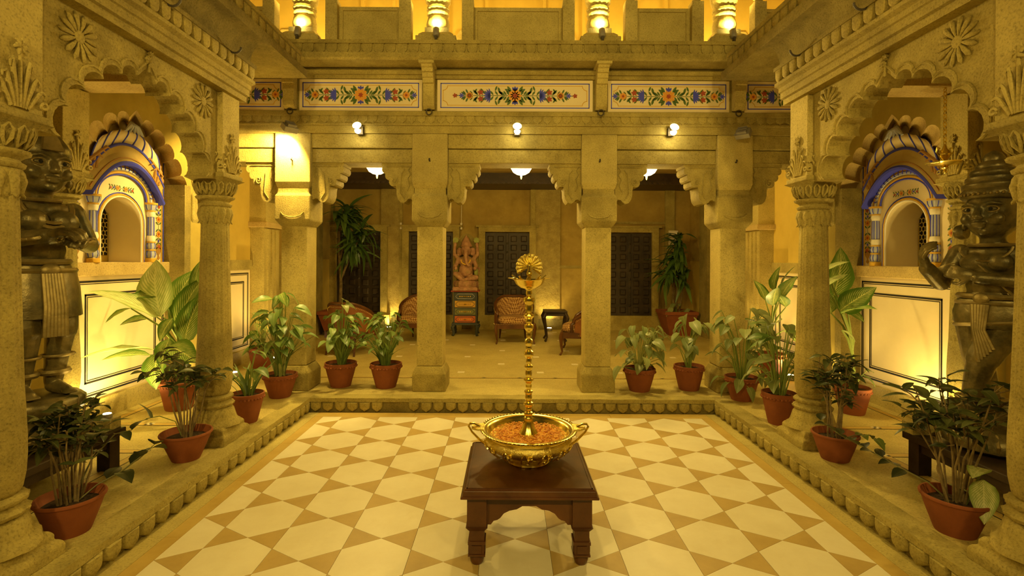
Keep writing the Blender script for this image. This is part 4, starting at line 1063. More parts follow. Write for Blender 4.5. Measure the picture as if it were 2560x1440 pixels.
# floor uplights
UPB = MB().lathe([(.05,0),(.06,.01),(.06,.05),(.05,.06)], n=16).mesh('uplight_housing', 'metal_grey', 40)
UPL = MB().lathe([(.001,.0605),(.045,.0605),(.045,.0625),(.001,.0625)], n=16).mesh('uplight_lens', 'uplight', 0)
def uplight(x, y_, tgt, label, power, angle=80, z=HS):
    t = thing('floor_uplight', (x, y_, z), label, 'uplight', group='floor uplights')
    obj('uplight_housing', UPB, t); obj('uplight_lens', UPL, t)
    lamp_light('SPOT', (x, y_, z+.09), power, tgt, angle, .8, .03)
uplight(-2.52, 10.62, (-2.54, 10.83, 1.5), 'floor uplight at the rough pilaster beside the left patterned armchair', 30, 100)
uplight(.86, 10.60, (.84, 10.83, 1.5), 'floor uplight at the rough pilaster behind the small side table', 30, 100)
for s in (-1, 1):
    n_ = 'left' if s < 0 else 'right'
    uplight(sx(s, 3.45), 7.28, (sx(s, 3.66), 7.40, 1.8), 'floor uplight in front of the %s wall pilaster' % n_, 32, 80)
    uplight(sx(s, 3.50), 6.35, (sx(s, 3.8), 6.75, 2.4), 'floor uplight washing the %s ochre wall beyond the wall pillar' % n_, 55, 110)
    uplight(sx(s, 3.45), 5.62, (sx(s, 3.75), 5.62, 1.8), 'floor uplight behind the %s dumb cane pot' % n_, 14, 90)
    uplight(sx(s, 3.42), 4.02, (sx(s, 3.72), 4.12, 1.0), 'floor uplight at the foot of the %s half column' % n_, 40, 110)
    uplight(sx(s, 3.55), 4.45, (sx(s, 3.82), 5.1, 1.9), 'floor uplight grazing the %s dado panel' % n_, 60 if s < 0 else 38, 130)
# wall wash of the upper balcony
for x in (-3.0, -1.55, .1, 1.7, 3.1):
    lamp_light('POINT', (x, 6.75, 4.35), 42, radius=.15)
# ================================================================== TABLE, BOWL, LAMP
def table():
    x0, y0, W, D, H = .118, 3.03, .735, .74, .425
    t = thing('low_table', (x0, y0, 0), 'square low mahogany table with arched aprons and block feet', 'table')
    h, d = W/2, D/2
    mb = MB(); prof = [(0,.375),(0.012,.378),(.012,.388),(.0,.395),(.0,.415),(-.012,.425)]
    vs = []; fs = []
    for o, z in prof: vs += [(-h-o+.012,-d-o+.012,z),(h+o-.012,-d-o+.012,z),(h+o-.012,d+o-.012,z),(-h-o+.012,d+o-.012,z)]
    for k in range(5):
        for i in range(4): fs.append((4*k+i,4*k+(i+1)%4,4*k+4+(i+1)%4,4*k+4+i))
    fs += [(3,2,1,0),(20,21,22,23)]
    mb.add(vs, fs); put(mb, 'tabletop', 'wood', t, world=False, smooth=0, bevel=.003)
    fr = MB().box(-h+.035,h-.035,-d+.035,d-.035,.4248,.4262); 
    rim = MB()
    for a, b, c, e in ((-h+.03,h-.03,-d+.03,-d+.036),(-h+.03,h-.03,d-.036,d-.03),(-h+.03,-h+.036,-d+.03,d-.03),(h-.036,h-.03,-d+.03,d-.03)): rim.box(a,b,c,e,.424,.4285)
    put(rim, 'edge_bead', 'wood', t, world=False, smooth=0)
    lm = MB(); lm.frust(0,0,.215,.376,.052,.052); lm.frust(0,0,.19,.215,.040,.058); lm.frust(0,0,.135,.19,.040,.040); lm.frust(0,0,.118,.135,.047,.047); lm.frust(0,0,.065,.118,.041,.041); lm.frust(0,0,.055,.065,.046,.046)
    lm.lathe([(.028,0),(.036,.012),(.040,.03),(.038,.05),(.03,.058)], n=16)
    for a in range(4):
        q = MB().box(-.026,.026,-.046,-.041,.07,.112); q.xf(Matrix.Rotation(a*PI/2,4,'Z')); lm.add(q.v, q.f)
    LM = lm.mesh('leg', 'wood', 30)
    for ax in (-1, 1):
        for ay in (-1, 1): obj('leg', LM, t, (ax*(h-.085), ay*(d-.085), 0))
    # aprons with ogee cut
    a = h-.13
    half = [(a,.376),(a,.215),(a-.03,.215),(a-.045,.235),(a-.065,.24),(a-.08,.25),(a-.10,.275),(a-.13,.29),(a-.17,.298),(a-.20,.315)]
    poly = half + [(-x, z) for x, z in half[::-1]]
    for k in range(4):
        m2 = MB().prism(poly, lambda p: (p[0], -d+.065, p[1]), lambda p: (p[0], -d+.085, p[1])); m2.xf(Matrix.Rotation(k*PI/2, 4, 'Z'))
        put(m2, 'apron', 'wood', t, world=False, smooth=0)
table()
BX, BY, BZ = .125, 3.075, .426
def bowl():
    t = thing('brass_bowl', (BX, BY, BZ), 'embossed brass bowl with two strap handles full of orange petals on the low table', 'bowl')
    put(MB().lathe([(.128,0),(.131,.006),(.122,.018),(.104,.034),(.102,.048)], n=48), 'foot_ring', 'brass', t, world=False, smooth=60)
    put(MB().lathe([(.10,.040),(.165,.054),(.232,.088),(.262,.12),(.262,.142),(.245,.158)], n=64), 'bowl_body', 'brass_emboss', t, world=False, smooth=60)
    put(MB().lathe([(.245,.156),(.245,.166),(.262,.182),(.290,.190),(.293,.195),(.288,.199),(.262,.196),(.238,.178),(.228,.150),(.15,.13),(.001,.13)], n=64, cap=False), 'bowl_rim', 'brass', t, world=False, smooth=60)
    tri = MB()
    for i in range(72):
        a = 2*PI*i/72; tri.ell((.290*math.cos(a), .290*math.sin(a), .196), (.009,.009,.004), 6, 4)
    put(tri, 'rim_beading', 'brass', t, world=False)
    em = MB()                                   # raised scrolls and flowers around the body
    def P(a, z):
        r_ = {0: .19, 1: .225, 2: .250, 3: .265, 4: .265, 5: .258}
        k = (z-.045)/.11*5; i = max(0, min(4, int(k))); return (lambda rr: (rr*math.cos(a), rr*math.sin(a), z))((r_[i]+(r_[i+1]-r_[i])*(k-i))*1.005)
    for i in range(14):
        a0 = 2*PI*i/14
        em.tube([P(a0+.03*k, .060+.07*abs(math.sin(k*.45))) for k in range(8)], .005, 5)
        for j in range(6):
            b = 2*PI*j/6; em.tube([P(a0+.22, .105), P(a0+.22+.055*math.cos(b), .105+.018*math.sin(b))], [.004,.008], 5)
        em.tube([P(a0+.1,.075),P(a0+.16,.06),P(a0+.22,.065)], [.003,.008,.003], 5)
    put(em, 'embossed_scrolls', 'brass', t, world=False, smooth=60)
    for s in (-1, 1):
        h = put(MB().tube([(s*.268,.0,.10),(s*.30,0,.125),(s*.345,0,.17),(s*.365,0,.205),(s*.355,0,.222),(s*.33,0,.222),(s*.295,0,.205)], .013, 8, flat=.5), 'handle', 'brass', t, world=False)
        put(MB().prism([(s*.27,-.06),(s*.31,-.05),(s*.345,-.022),(s*.345,.022),(s*.31,.05),(s*.27,.06)], lambda p: (p[0],p[1],.193), lambda p: (p[0],p[1],.205)), 'lug', 'brass_emboss', t, world=False, smooth=0)
bowl()
def petals():
    rnd = random.Random(7); mb = MB()
    mb.lathe([(.001,.0),(.225,.0),(.228,.008),(.12,.014),(.001,.016)], n=40, cap=False)
    for i in range(1500):
        r_ = .222*math.sqrt(rnd.random()); a = rnd.uniform(0, 2*PI); x, y_ = r_*math.cos(a), r_*math.sin(a)
        z = .014+rnd.uniform(0,.008)*(1-r_/.3); L = rnd.uniform(.006,.012); b = rnd.uniform(0, 2*PI); t_ = rnd.uniform(-.006,.008)
        c, s_ = math.cos(b)*L, math.sin(b)*L
        mb.add([(x-c,y_-s_,z),(x+s_*.6,y_-c*.6,z+.002),(x+c,y_+s_,z+t_),(x-s_*.6,y_+c*.6,z+.004)], [(0,1,2,3)])
    for v in range(len(mb.v)): p = mb.v[v]; mb.v[v] = (p[0]+BX, p[1]+BY, p[2]+BZ+.148)
    grp(put(mb, 'flower_petals', 'flower_petals', smooth=0, recalc=False), 'orange marigold petals floating in the brass bowl', 'petals', None, 'stuff')
petals()
def brass_lamp():
    z0 = BZ+.132
    t = thing('brass_oil_lamp', (BX, BY, z0), 'tall brass oil lamp with peacock finial standing in the petal bowl', 'oil lamp')
    put(MB().lathe([(.075,0),(.075,.01),(.062,.03),(.042,.06),(.032,.09),(.026,.12),(.028,.125),(.022,.135)], n=32), 'lamp_foot', 'brass', t, world=False, smooth=60)
    prof = [(.022,.13)]; z = .14
    beads = [(.028,.03),(.020,.035),(.031,.035),(.022,.05),(.027,.03),(.019,.055),(.030,.03),(.021,.06),(.027,.035),(.018,.05),(.031,.05),(.020,.03),(.026,.05),(.018,.06),(.030,.045),(.021,.04),(.034,.03),(.024,.07),(.036,.05),(.020,.045)]
    k = .765/sum(h for r_, h in beads)
    for r_, h in beads:
        h *= k; prof += [(r_*.74, z), (r_*.90, z+h*.2), (r_, z+h*.5), (r_*.92, z+h*.8)]; z += h
    prof += [(.02, z), (.03, z+.01)]
    put(MB().lathe(prof, n=20), 'lamp_stem', 'brass', t, world=False, smooth=40)
    zd = z+.005
    put(MB().lathe([(.02,zd),(.05,zd+.008),(.080,zd+.03),(.092,zd+.054),(.10,zd+.058),(.092,zd+.060),(.074,zd+.04),(.001,zd+.03)], n=36, cap=False), 'oil_dish', 'brass', t, world=False, smooth=60)
    for i in range(5):
        a = R(-90+72*i+36); c, s_ = math.cos(a), math.sin(a)
        put(MB().tube([(.075*c,.075*s_,zd+.058),(.10*c,.10*s_,zd+.064),(.135*c,.135*s_,zd+.066)], [.016,.012,.004], 8, flat=.4), 'wick_spout', 'brass', t, world=False)
        put(MB().tube([(.08*c,.08*s_,zd+.062),(.11*c,.11*s_,zd+.085)], .005, 6), 'wick', 'brass', t, world=False)
    # peacock
    zb = zd+.06
    body = MB().ell((0,-.005,zb+.035), (.018,.026,.022), 14, 10); body.cap((0,-.012,zb+.04), (0,-.018,zb+.085), .012, .008); body.ell((0,-.02,zb+.095), (.009,.012,.009), 10, 8); body.cap((0,-.03,zb+.095),(0,-.042,zb+.092),.004,.001,8)
    for q in (-1, 0, 1): body.tube([(0,-.018,zb+.10),(q*.006,-.016,zb+.118)], .0018, 4)
    body.lathe([(.016,zb-.03),(.012,zb),(.014,zb+.015)], n=12)
    put(body, 'peacock_body', 'brass', t, world=False, smooth=60)
    mb = MB(); vs = []; fs = []; n = 78; C = (0, .012, zb+.055)
    for ring, (rr, dy) in enumerate(((.012,0),(.04,.004),(.068,.006),(.083,.004))):
        for i in range(n+1):
            a = R(-35)+R(250)*i/n; sc = rr
            if ring == 3: sc = rr*(1-.06*(1-abs(math.sin(i*PI/6)))) 
            yy = C[1]+dy+ (.003*math.cos(i*2*PI/6) if ring else 0)
            vs.append((C[0]+sc*math.cos(a), yy, C[2]+.02+sc*math.sin(a)))
    m = n+1
    fs = [(k*m+i, k*m+i+1, k*m+m+i+1, k*m+m+i) for k in range(3) for i in range(n)]
    nv = len(vs); vs += [(x, y_+.006, z_) for x, y_, z_ in vs]; fs += [tuple(q+nv for q in f[::-1]) for f in fs]
    fs += [(3*m+i, 3*m+i+1, nv+3*m+i+1, nv+3*m+i) for i in range(n)]
    put(mb.add(vs, fs), 'peacock_tail', 'brass_emboss', t, world=False, smooth=50)
    eyes = MB()
    for i in range(13):
        a = R(-35)+R(250)*(i+.5)/13; eyes.ell((.070*math.cos(a), C[1]+.002, C[2]+.02+.070*math.sin(a)), (.007,.004,.007), 8, 5); eyes.tube([(.02*math.cos(a), C[1], C[2]+.02+.02*math.sin(a)), (.058*math.cos(a), C[1]+.002, C[2]+.02+.058*math.sin(a))], .002, 4)
    put(eyes, 'tail_eyes', 'brass', t, world=False)
brass_lamp()
# ================================================================== HALL FURNITURE
def armchair(x, y_, rz, label):
    t = thing('armchair', (x, y_, HS), label, 'armchair', rz=rz)
    # front is -Y. plan curve of the back: U shape
    def U(k, r0=.36, rd=.33):     # k -1..1 round the back from one arm end to the other
        a = k*R(118)+PI/2; return (r0*math.cos(a)*(1.0 if abs(math.cos(a)) < .99 else 1), rd*math.sin(a)+.02)
    K = [-1+2*i/28 for i in range(29)]
    def top(k): return .80-.24*max(0, abs(k)-.25)**1.3*1.45
    mb = MB(); vs = []
    for k in K:
        a, b = U(k); a2, b2 = U(k, .325, .295); zt = top(k)-.02
        vs += [(a, b, .30), (a, b, zt), (a2, b2, zt), (a2, b2, .40)]
    n = len(K)
    inner = MB().add(vs, [(4*i+2, 4*i+3, 4*i+7, 4*i+6) for i in range(n-1)]); outer = MB().add(vs, [(4*i, 4*i+1, 4*i+5, 4*i+4) for i in range(n-1)])
    put(inner, 'back_upholstery', 'fabric', t, world=False, smooth=60, recalc=False); put(outer, 'outer_back', 'leather', t, world=False, smooth=60, recalc=False)
    rail = [( (lambda p: (p[0]*.96, p[1]*.96, top(k)))(U(k)) ) for k in K]
    put(MB().tube([(rail[0][0]*1.02, rail[0][1]-.03, rail[0][2]-.07)] + rail + [(rail[-1][0]*1.02, rail[-1][1]-.03, rail[-1][2]-.07)], .028, 8), 'top_rail', 'wood', t, world=False)
    for k in (-1, 1):
        p = U(k); put(MB().tube([(p[0], p[1]-.02, top(k)-.06), (p[0]*1.03, p[1]-.05, .48), (p[0], p[1]-.04, .34)], [.026,.022,.03], 8), 'arm_front', 'wood', t, world=False)
    cu = MB(); prof = [(.0,.36),(.95,.36),(1.0,.40),(.97,.44),(.8,.465),(0.0,.475)]
    vs = []; m = 28
    for r_, z in prof:
        for i in range(m):
            a = 2*PI*i/m; c, s_ = math.cos(a), math.sin(a); e = .55
            vs.append((.315*r_*math.copysign(abs(c)**e, c), -.03+.32*r_*math.copysign(abs(s_)**e, s_), z))
    cu.add(vs, [(k*m+i, k*m+(i+1) % m, k*m+m+(i+1) % m, k*m+m+i) for k in range(5) for i in range(m)])
    put(cu, 'seat_cushion', 'fabric', t, world=False, smooth=60)
    put(MB().box(-.35,.35,-.36,-.32,.27,.36).box(-.35,-.31,-.34,.22,.27,.36).box(.31,.35,-.34,.22,.27,.36).box(-.28,.28,.26,.32,.27,.36), 'seat_frame', 'wood', t, world=False, smooth=0)
    for s in (-1, 1):
        put(MB().tube([(s*.33,-.33,.36),(s*.345,-.345,.28),(s*.335,-.34,.15),(s*.32,-.325,.06),(s*.335,-.35,.015),(s*.34,-.365,.008)], [.03,.032,.022,.015,.018,.012], 8), 'leg', 'wood', t, world=False)
        put(MB().tube([(s*.22,.27,.32),(s*.235,.30,.15),(s*.245,.33,.0)], [.026,.02,.014], 8), 'leg', 'wood', t, world=False)
    st = MB()
    for i in range(57):
        k = -1+2*i/56; p = U(k, .366, .336); st.ell((p[0], p[1], top(k)-.05), .007, 5, 4); st.ell((p[0], p[1], .315), .007, 5, 4)
    for i in range(24): st.ell((-.33+.0287*i, -.362, .352), .006, 5, 4)
    put(st, 'brass_studs', 'studs', t, world=False)
    return t
armchair(.10, 9.25, R(4), 'barrel armchair with diamond fabric facing the court behind the brass lamp')
armchair(-1.66, 9.30, R(-12), 'barrel armchair with diamond fabric half hidden by a square pillar')
armchair(-2.50, 8.05, R(165), 'brown leather barrel armchair seen from behind the potted stems')
armchair(1.22, 8.15, R(-100), 'studded leather barrel armchair in profile behind a square pillar')
def side_table(x, y_):
    t = thing('side_table', (x, y_, HS), 'small dark side table with curved legs beside the studded armchair', 'side table')
    put(MB().box(-.21,.21,-.21,.21,.53,.56), 'table_top', 'wood_black', t, world=False, smooth=0, bevel=.006)
    put(MB().box(-.18,.18,-.18,.18,.47,.53), 'apron', 'wood_black', t, world=False, smooth=0)
    for a in (-1, 1):
        for b in (-1, 1): put(MB().tube([(a*.18,b*.18,.52),(a*.215,b*.215,.44),(a*.17,b*.17,.22),(a*.155,b*.155,.08),(a*.19,b*.19,.012)], [.03,.032,.02,.016,.022], 8), 'leg', 'wood_black', t, world=False)
side_table(.86, 9.35)
def chest(x, y_):
    t = thing('painted_chest', (x, y_, HS), 'narrow painted chest with four coloured drawers beneath the elephant-headed statue', 'chest')
    put(MB().box(-.23,.23,-.17,.17,.24,.86), 'carcass', 'chest_dark', t, world=False, smooth=0)
    put(MB().box(-.275,.275,-.21,.21,.86,.885), 'chest_top', 'drawer_red', t, world=False, smooth=0, bevel=.005)
    put(MB().box(-.265,.265,-.20,.20,.215,.245), 'base_moulding', 'chest_dark', t, world=False, smooth=0, bevel=.006)
    for k, m in enumerate(('drawer_orange', 'drawer_green', 'drawer_yellow', 'chest_dark')):
        z = .265+k*.148
        d = put(MB().box(-.20,.20,-.19,-.165,z,z+.125), 'drawer', m, t, world=False, smooth=0)
        fr = MB()
        pts = [(-.185,z+.0625),(-.14,z+.11),(.14,z+.11),(.185,z+.0625),(.14,z+.015),(-.14,z+.015)]
        fr.tube([(a, -.192, b) for a, b in pts], .005, 4, True); put(fr, 'drawer_border', 'chest_dark' if k < 3 else 'pale_blue', d, world=False, smooth=0)
        q = MB()
        for i in range(6): q.ell((-.10+.04*i, -.193, z+.0625), (.012,.004,.012), 6, 4)
        put(q, 'painted_dots', 'gold_paint' if k != 2 else 'brown_paint', d, world=False)
        put(MB().ell((0,-.205,z+.0625), (.025,.02,.012), 10, 6), 'knob', 'brass', d, world=False)
    for a in (-1, 1):
        for b in (-1, 1): put(MB().tube([(a*.21,b*.15,.22),(a*.245,b*.18,.17),(a*.22,b*.16,.08),(a*.225,b*.17,.03),(a*.24,b*.19,.012)], [.035,.038,.028,.024,.03], 8), 'leg', 'chest_dark', t, world=False)
chest(-.845, 9.98)
def sculpt(mb, name, voxel, it=4):
    me = bpy.data.meshes.new('tmp'); me.from_pydata(mb.v, [], mb.f)
    bm = bmesh.new(); bm.from_mesh(me); bmesh.ops.recalc_face_normals(bm, faces=bm.faces); bm.to_mesh(me); bm.free()
    o = bpy.data.objects.new('tmp', me); COL.objects.link(o)
    r_ = o.modifiers.new('r', 'REMESH'); r_.mode = 'VOXEL'; r_.voxel_size = voxel; r_.adaptivity = 0
    sm_ = o.modifiers.new('s', 'SMOOTH'); sm_.factor = .5; sm_.iterations = it
    dg = bpy.context.evaluated_depsgraph_get(); ev = o.evaluated_get(dg)
    out = bpy.data.meshes.new_from_object(ev); out.name = name
    bpy.data.objects.remove(o); bpy.data.meshes.remove(me)
    out.polygons.foreach_set('use_smooth', [True]*len(out.polygons)); return out
def paint(me, mat): me.materials.clear(); me.materials.append(MT(mat)); return me
# seated elephant-headed statue on the chest (front -Y)
def seated(x, y_, z):
    t = thing('seated_statue', (x, y_, z), 'pink carved stone statue of a seated elephant-headed figure on the painted chest', 'statue')
    put(MB().sq([(.24,0),(.24,.05),(.22,.07)]).lathe([(.22,.06),(.24,.10),(.235,.16),(.20,.19)], n=30, mod=lambda a, zz: 1+.06*math.cos(12*a)), 'lotus_base', 'pink_stone', t, world=False, smooth=40)
    back = MB(); pts = [(.23*math.cos(PI*i/20)*(1 if i not in (0, 20) else 1), .62+.50*math.sin(PI*i/20)**.8) for i in range(21)]
    back.prism([(.20,.15),(.25,.45)] + pts + [(-.25,.45),(-.20,.15)], lambda p: (p[0], .10, p[1]), lambda p: (p[0], .15, p[1]))
    put(back, 'back_slab', 'stone_dark', t, world=False, smooth=0)
    m = MB()
    m.ell((0,0,.38), (.15,.12,.16)); m.ell((0,-.05,.36), (.12,.10,.11)); m.ell((0,.02,.56), (.15,.10,.12))
    m.cap((.07,-.02,.24),(.20,-.09,.25),.07,.055); m.cap((.20,-.09,.25),(.03,-.14,.22),.055,.04)
    m.cap((-.07,-.02,.26),(-.20,-.08,.32),.07,.055); m.cap((-.20,-.08,.32),(-.06,-.14,.20),.055,.04); m.ell((-.02,-.16,.16),(.04,.06,.03)); m.ell((.02,-.15,.22),(.06,.04,.03))
    m.ell((0,-.02,.78),(.105,.10,.11)); m.ell((0,-.05,.83),(.08,.07,.08))
    for s in (-1, 1):
        m.ell((s*.13,.02,.76),(.075,.025,.085), M=Euler((0,0,s*.4)).to_matrix())
        m.cap((s*.15,.02,.62),(s*.23,-.01,.70),.045,.035); m.cap((s*.23,-.01,.70),(s*.22,-.03,.86),.035,.028); m.ell((s*.215,-.03,.90),(.035,.03,.045))
        m.cap((s*.15,.0,.60),(s*.21,-.06,.46),.045,.038); m.cap((s*.21,-.06,.46),(s*.19,-.14,.42),.036,.03); m.ell((s*.185,-.16,.43),(.035,.035,.045))
        m.ell((s*.045,-.105,.80),(.018,.012,.012))
    m.tube([(0,-.10,.78),(0,-.14,.70),(.01,-.155,.60),(.03,-.165,.52),(.07,-.17,.48),(.10,-.165,.50)], [.05,.042,.036,.03,.026,.022], 10)
    me = paint(sculpt(m, 'figure', .011, 3), 'pink_stone'); obj('figure', me, t)
    put(MB().lathe([(.10,.85),(.115,.87),(.10,.90),(.085,.95),(.06,1.0),(.05,1.02),(.02,1.06),(.004,1.10)], n=24, mod=lambda a, zz: 1+.04*math.cos(10*a)), 'crown', 'pink_stone', t, world=False, smooth=40)
    for s in (-1, 1):
        put(MB().lathe([(.001,-.02),(.055,-.02),(.055,.02),(.001,.02)], n=16, mod=lambda a, zz: 1+.12*math.cos(8*a)).xf(Matrix.Translation((s*.205,-.01,.985)) @ Matrix.Rotation(PI/2, 4, 'X')), 'held_lotus', 'moss_green', t, world=False, smooth=40)
        put(MB().ell((s*.20,-.02,.36),(.045,.05,.085)), 'green_drapery', 'moss_green', t, world=False)
        put(MB().tube([(s*.25*math.cos(a), .06, .45-.28*math.sin(a)) for a in [PI/2*i/8 for i in range(9)]], .025, 7), 'garland', 'pink_stone', t, world=False)
    put(MB().tube([(.09*math.cos(PI*i/10), -.10-.05*math.sin(PI*i/10), .60-.09*math.sin(PI*i/10)) for i in range(11)], .012, 6), 'necklace', 'gold_paint', t, world=False)
seated(-.845, 9.98, HS+.885)
# ================================================================== BRONZE STATUES ON BENCHES
def bench(s, label):
    xc, yc = sx(s, 3.13), 3.22
    t = thing('low_bench', (xc, yc, HS), label, 'bench')
    put(MB().box(-.33,.33,-.42,.42,.23,.28), 'bench_top', 'wood_black', t, world=False, smooth=0, bevel=.006)
    put(MB().box(-.29,.29,-.38,.38,.16,.23), 'bench_rail', 'wood_black', t, world=False, smooth=0)
    for a in (-1, 1):
        for b in (-1, 1): put(MB().box(a*.26-.045,a*.26+.045,b*.345-.045,b*.345+.045,0,.23), 'leg', 'wood_black', t, world=False, smooth=0)
bench(-1, 'low dark wooden bench under the bronze statue with joined hands')
bench(1, 'low dark wooden bench under the bronze statue with ringed crown')
def hand(m, wrist, d, up, sc=1.0, curl=.8, side=1):
    """palm and five curled fingers; d forward, up back-of-hand normal"""
    d = Vector(d).normalized(); up = Vector(up); up = (up-d*up.dot(d)).normalized(); sd = d.cross(up)*side; w_ = Vector(wrist)
    m.ell(w_+d*.05*sc, (.042*sc,.055*sc,.024*sc), M=Matrix((sd, d, up)).transposed())
    out = []
    for i, L in enumerate((.075,.085,.08,.065)):
        b = w_+d*.088*sc+sd*(-.032+.0215*i)*sc
        p1 = b+d*L*.45*sc-up*.012*sc*curl; p2 = p1+(d*.5-up*curl*.7).normalized()*L*.35*sc; p3 = p2+(d*.1-up*curl).normalized()*L*.3*sc
        m.cap(b, p1, .0125*sc, .0115*sc, 8); m.cap(p1, p2, .0115*sc, .0105*sc, 8); m.cap(p2, p3, .0105*sc, .009*sc, 8)
    b = w_+d*.03*sc-sd*.036*sc; p1 = b+(d*.6-sd*.6-up*.3).normalized()*.045*sc; p2 = p1+(d*.8-up*.5).normalized()*.035*sc
    m.cap(b, p1, .014*sc, .0125*sc, 8); m.cap(p1, p2, .0125*sc, .010*sc, 8)
def face(m, z, r_, y0):
    """head centred at z; front -Y"""
    m.ell((0,y0,z),(r_*.86,r_*.98,r_*1.12), 20, 14)
    m.ell((0,y0-r_*.35,z-r_*.60),(r_*.55,r_*.52,r_*.42)); m.ell((0,y0-r_*.72,z-r_*.80),(r_*.20,r_*.18,r_*.16))
    m.cap((0,y0-r_*.90,z+r_*.25),(0,y0-r_*1.20,z-r_*.20),r_*.09,r_*.13,10); m.ell((0,y0-r_*1.12,z-r_*.24),(r_*.22,r_*.14,r_*.10))
    for s in (-1, 1):
        m.ell((s*r_*.36,y0-r_*.84,z+r_*.10),(r_*.20,r_*.10,r_*.12)); m.tube([(s*r_*.10,y0-r_*.95,z+r_*.26),(s*r_*.36,y0-r_*.95,z+r_*.38),(s*r_*.66,y0-r_*.72,z+r_*.28)], r_*.055, 6)
        m.ell((s*r_*.45,y0-r_*.70,z-r_*.28),(r_*.28,r_*.22,r_*.26)); m.ell((s*r_*.88,y0+r_*.05,z-r_*.05),(r_*.12,r_*.24,r_*.38)); m.ell((s*r_*.92,y0+r_*.05,z-r_*.50),(r_*.13,r_*.16,r_*.22))
    m.ell((0,y0-r_*.98,z-r_*.47),(r_*.30,r_*.12,r_*.065)); m.ell((0,y0-r_*.95,z-r_*.60),(r_*.24,r_*.12,r_*.07))
def eyes(t, z, r_, y0):
    e = MB()
    for s in (-1, 1):
        c = (s*r_*.36, y0-r_*.90, z+r_*.10)
        e.tube([(c[0]+r_*.24*math.cos(2*PI*i/16), c[1]-r_*.03+abs(math.cos(2*PI*i/16))*r_*.07, c[2]+r_*.12*math.sin(2*PI*i/16)) for i in range(16)], r_*.028, 5, True)
    put(e, 'eye_rims', 'bronze_gold', t, world=False)
    p = MB()
    for s in (-1, 1): p.ell((s*r_*.36, y0-r_*.93, z+r_*.10), (r_*.07,r_*.03,r_*.07), 10, 6)
    put(p, 'pupils', 'void', t, world=False)
def hoop(c, rx, ry, r_, n=28, tilt=0): return [(c[0]+rx*math.cos(2*PI*i/n), c[1]+ry*math.sin(2*PI*i/n), c[2]+tilt*math.cos(2*PI*i/n)) for i in range(n)]
def statue_base(t, h, mat='bronze'):
    lp = lambda a, z: 1+.05*abs(math.cos(9*a))
    m = MB().lathe([(.22,0),(.27,.03),(.275,.08),(.24,.13),(.20,.16),(.20,.19),(.25,.24),(.25,.30),(.22,h)], n=54, mod=lp)
    put(m, 'carved_base', 'bronze', t, world=False, smooth=50)
    rb = MB()
    for i in range(18):
        a = 2*PI*i/18; rb.tube([(.27*math.cos(a), .27*math.sin(a), .03),(.285*math.cos(a), .285*math.sin(a), .08),(.215*math.cos(a), .215*math.sin(a), .15)], .012, 5)
    put(rb, 'base_ribs', 'bronze_gold', t, world=False)
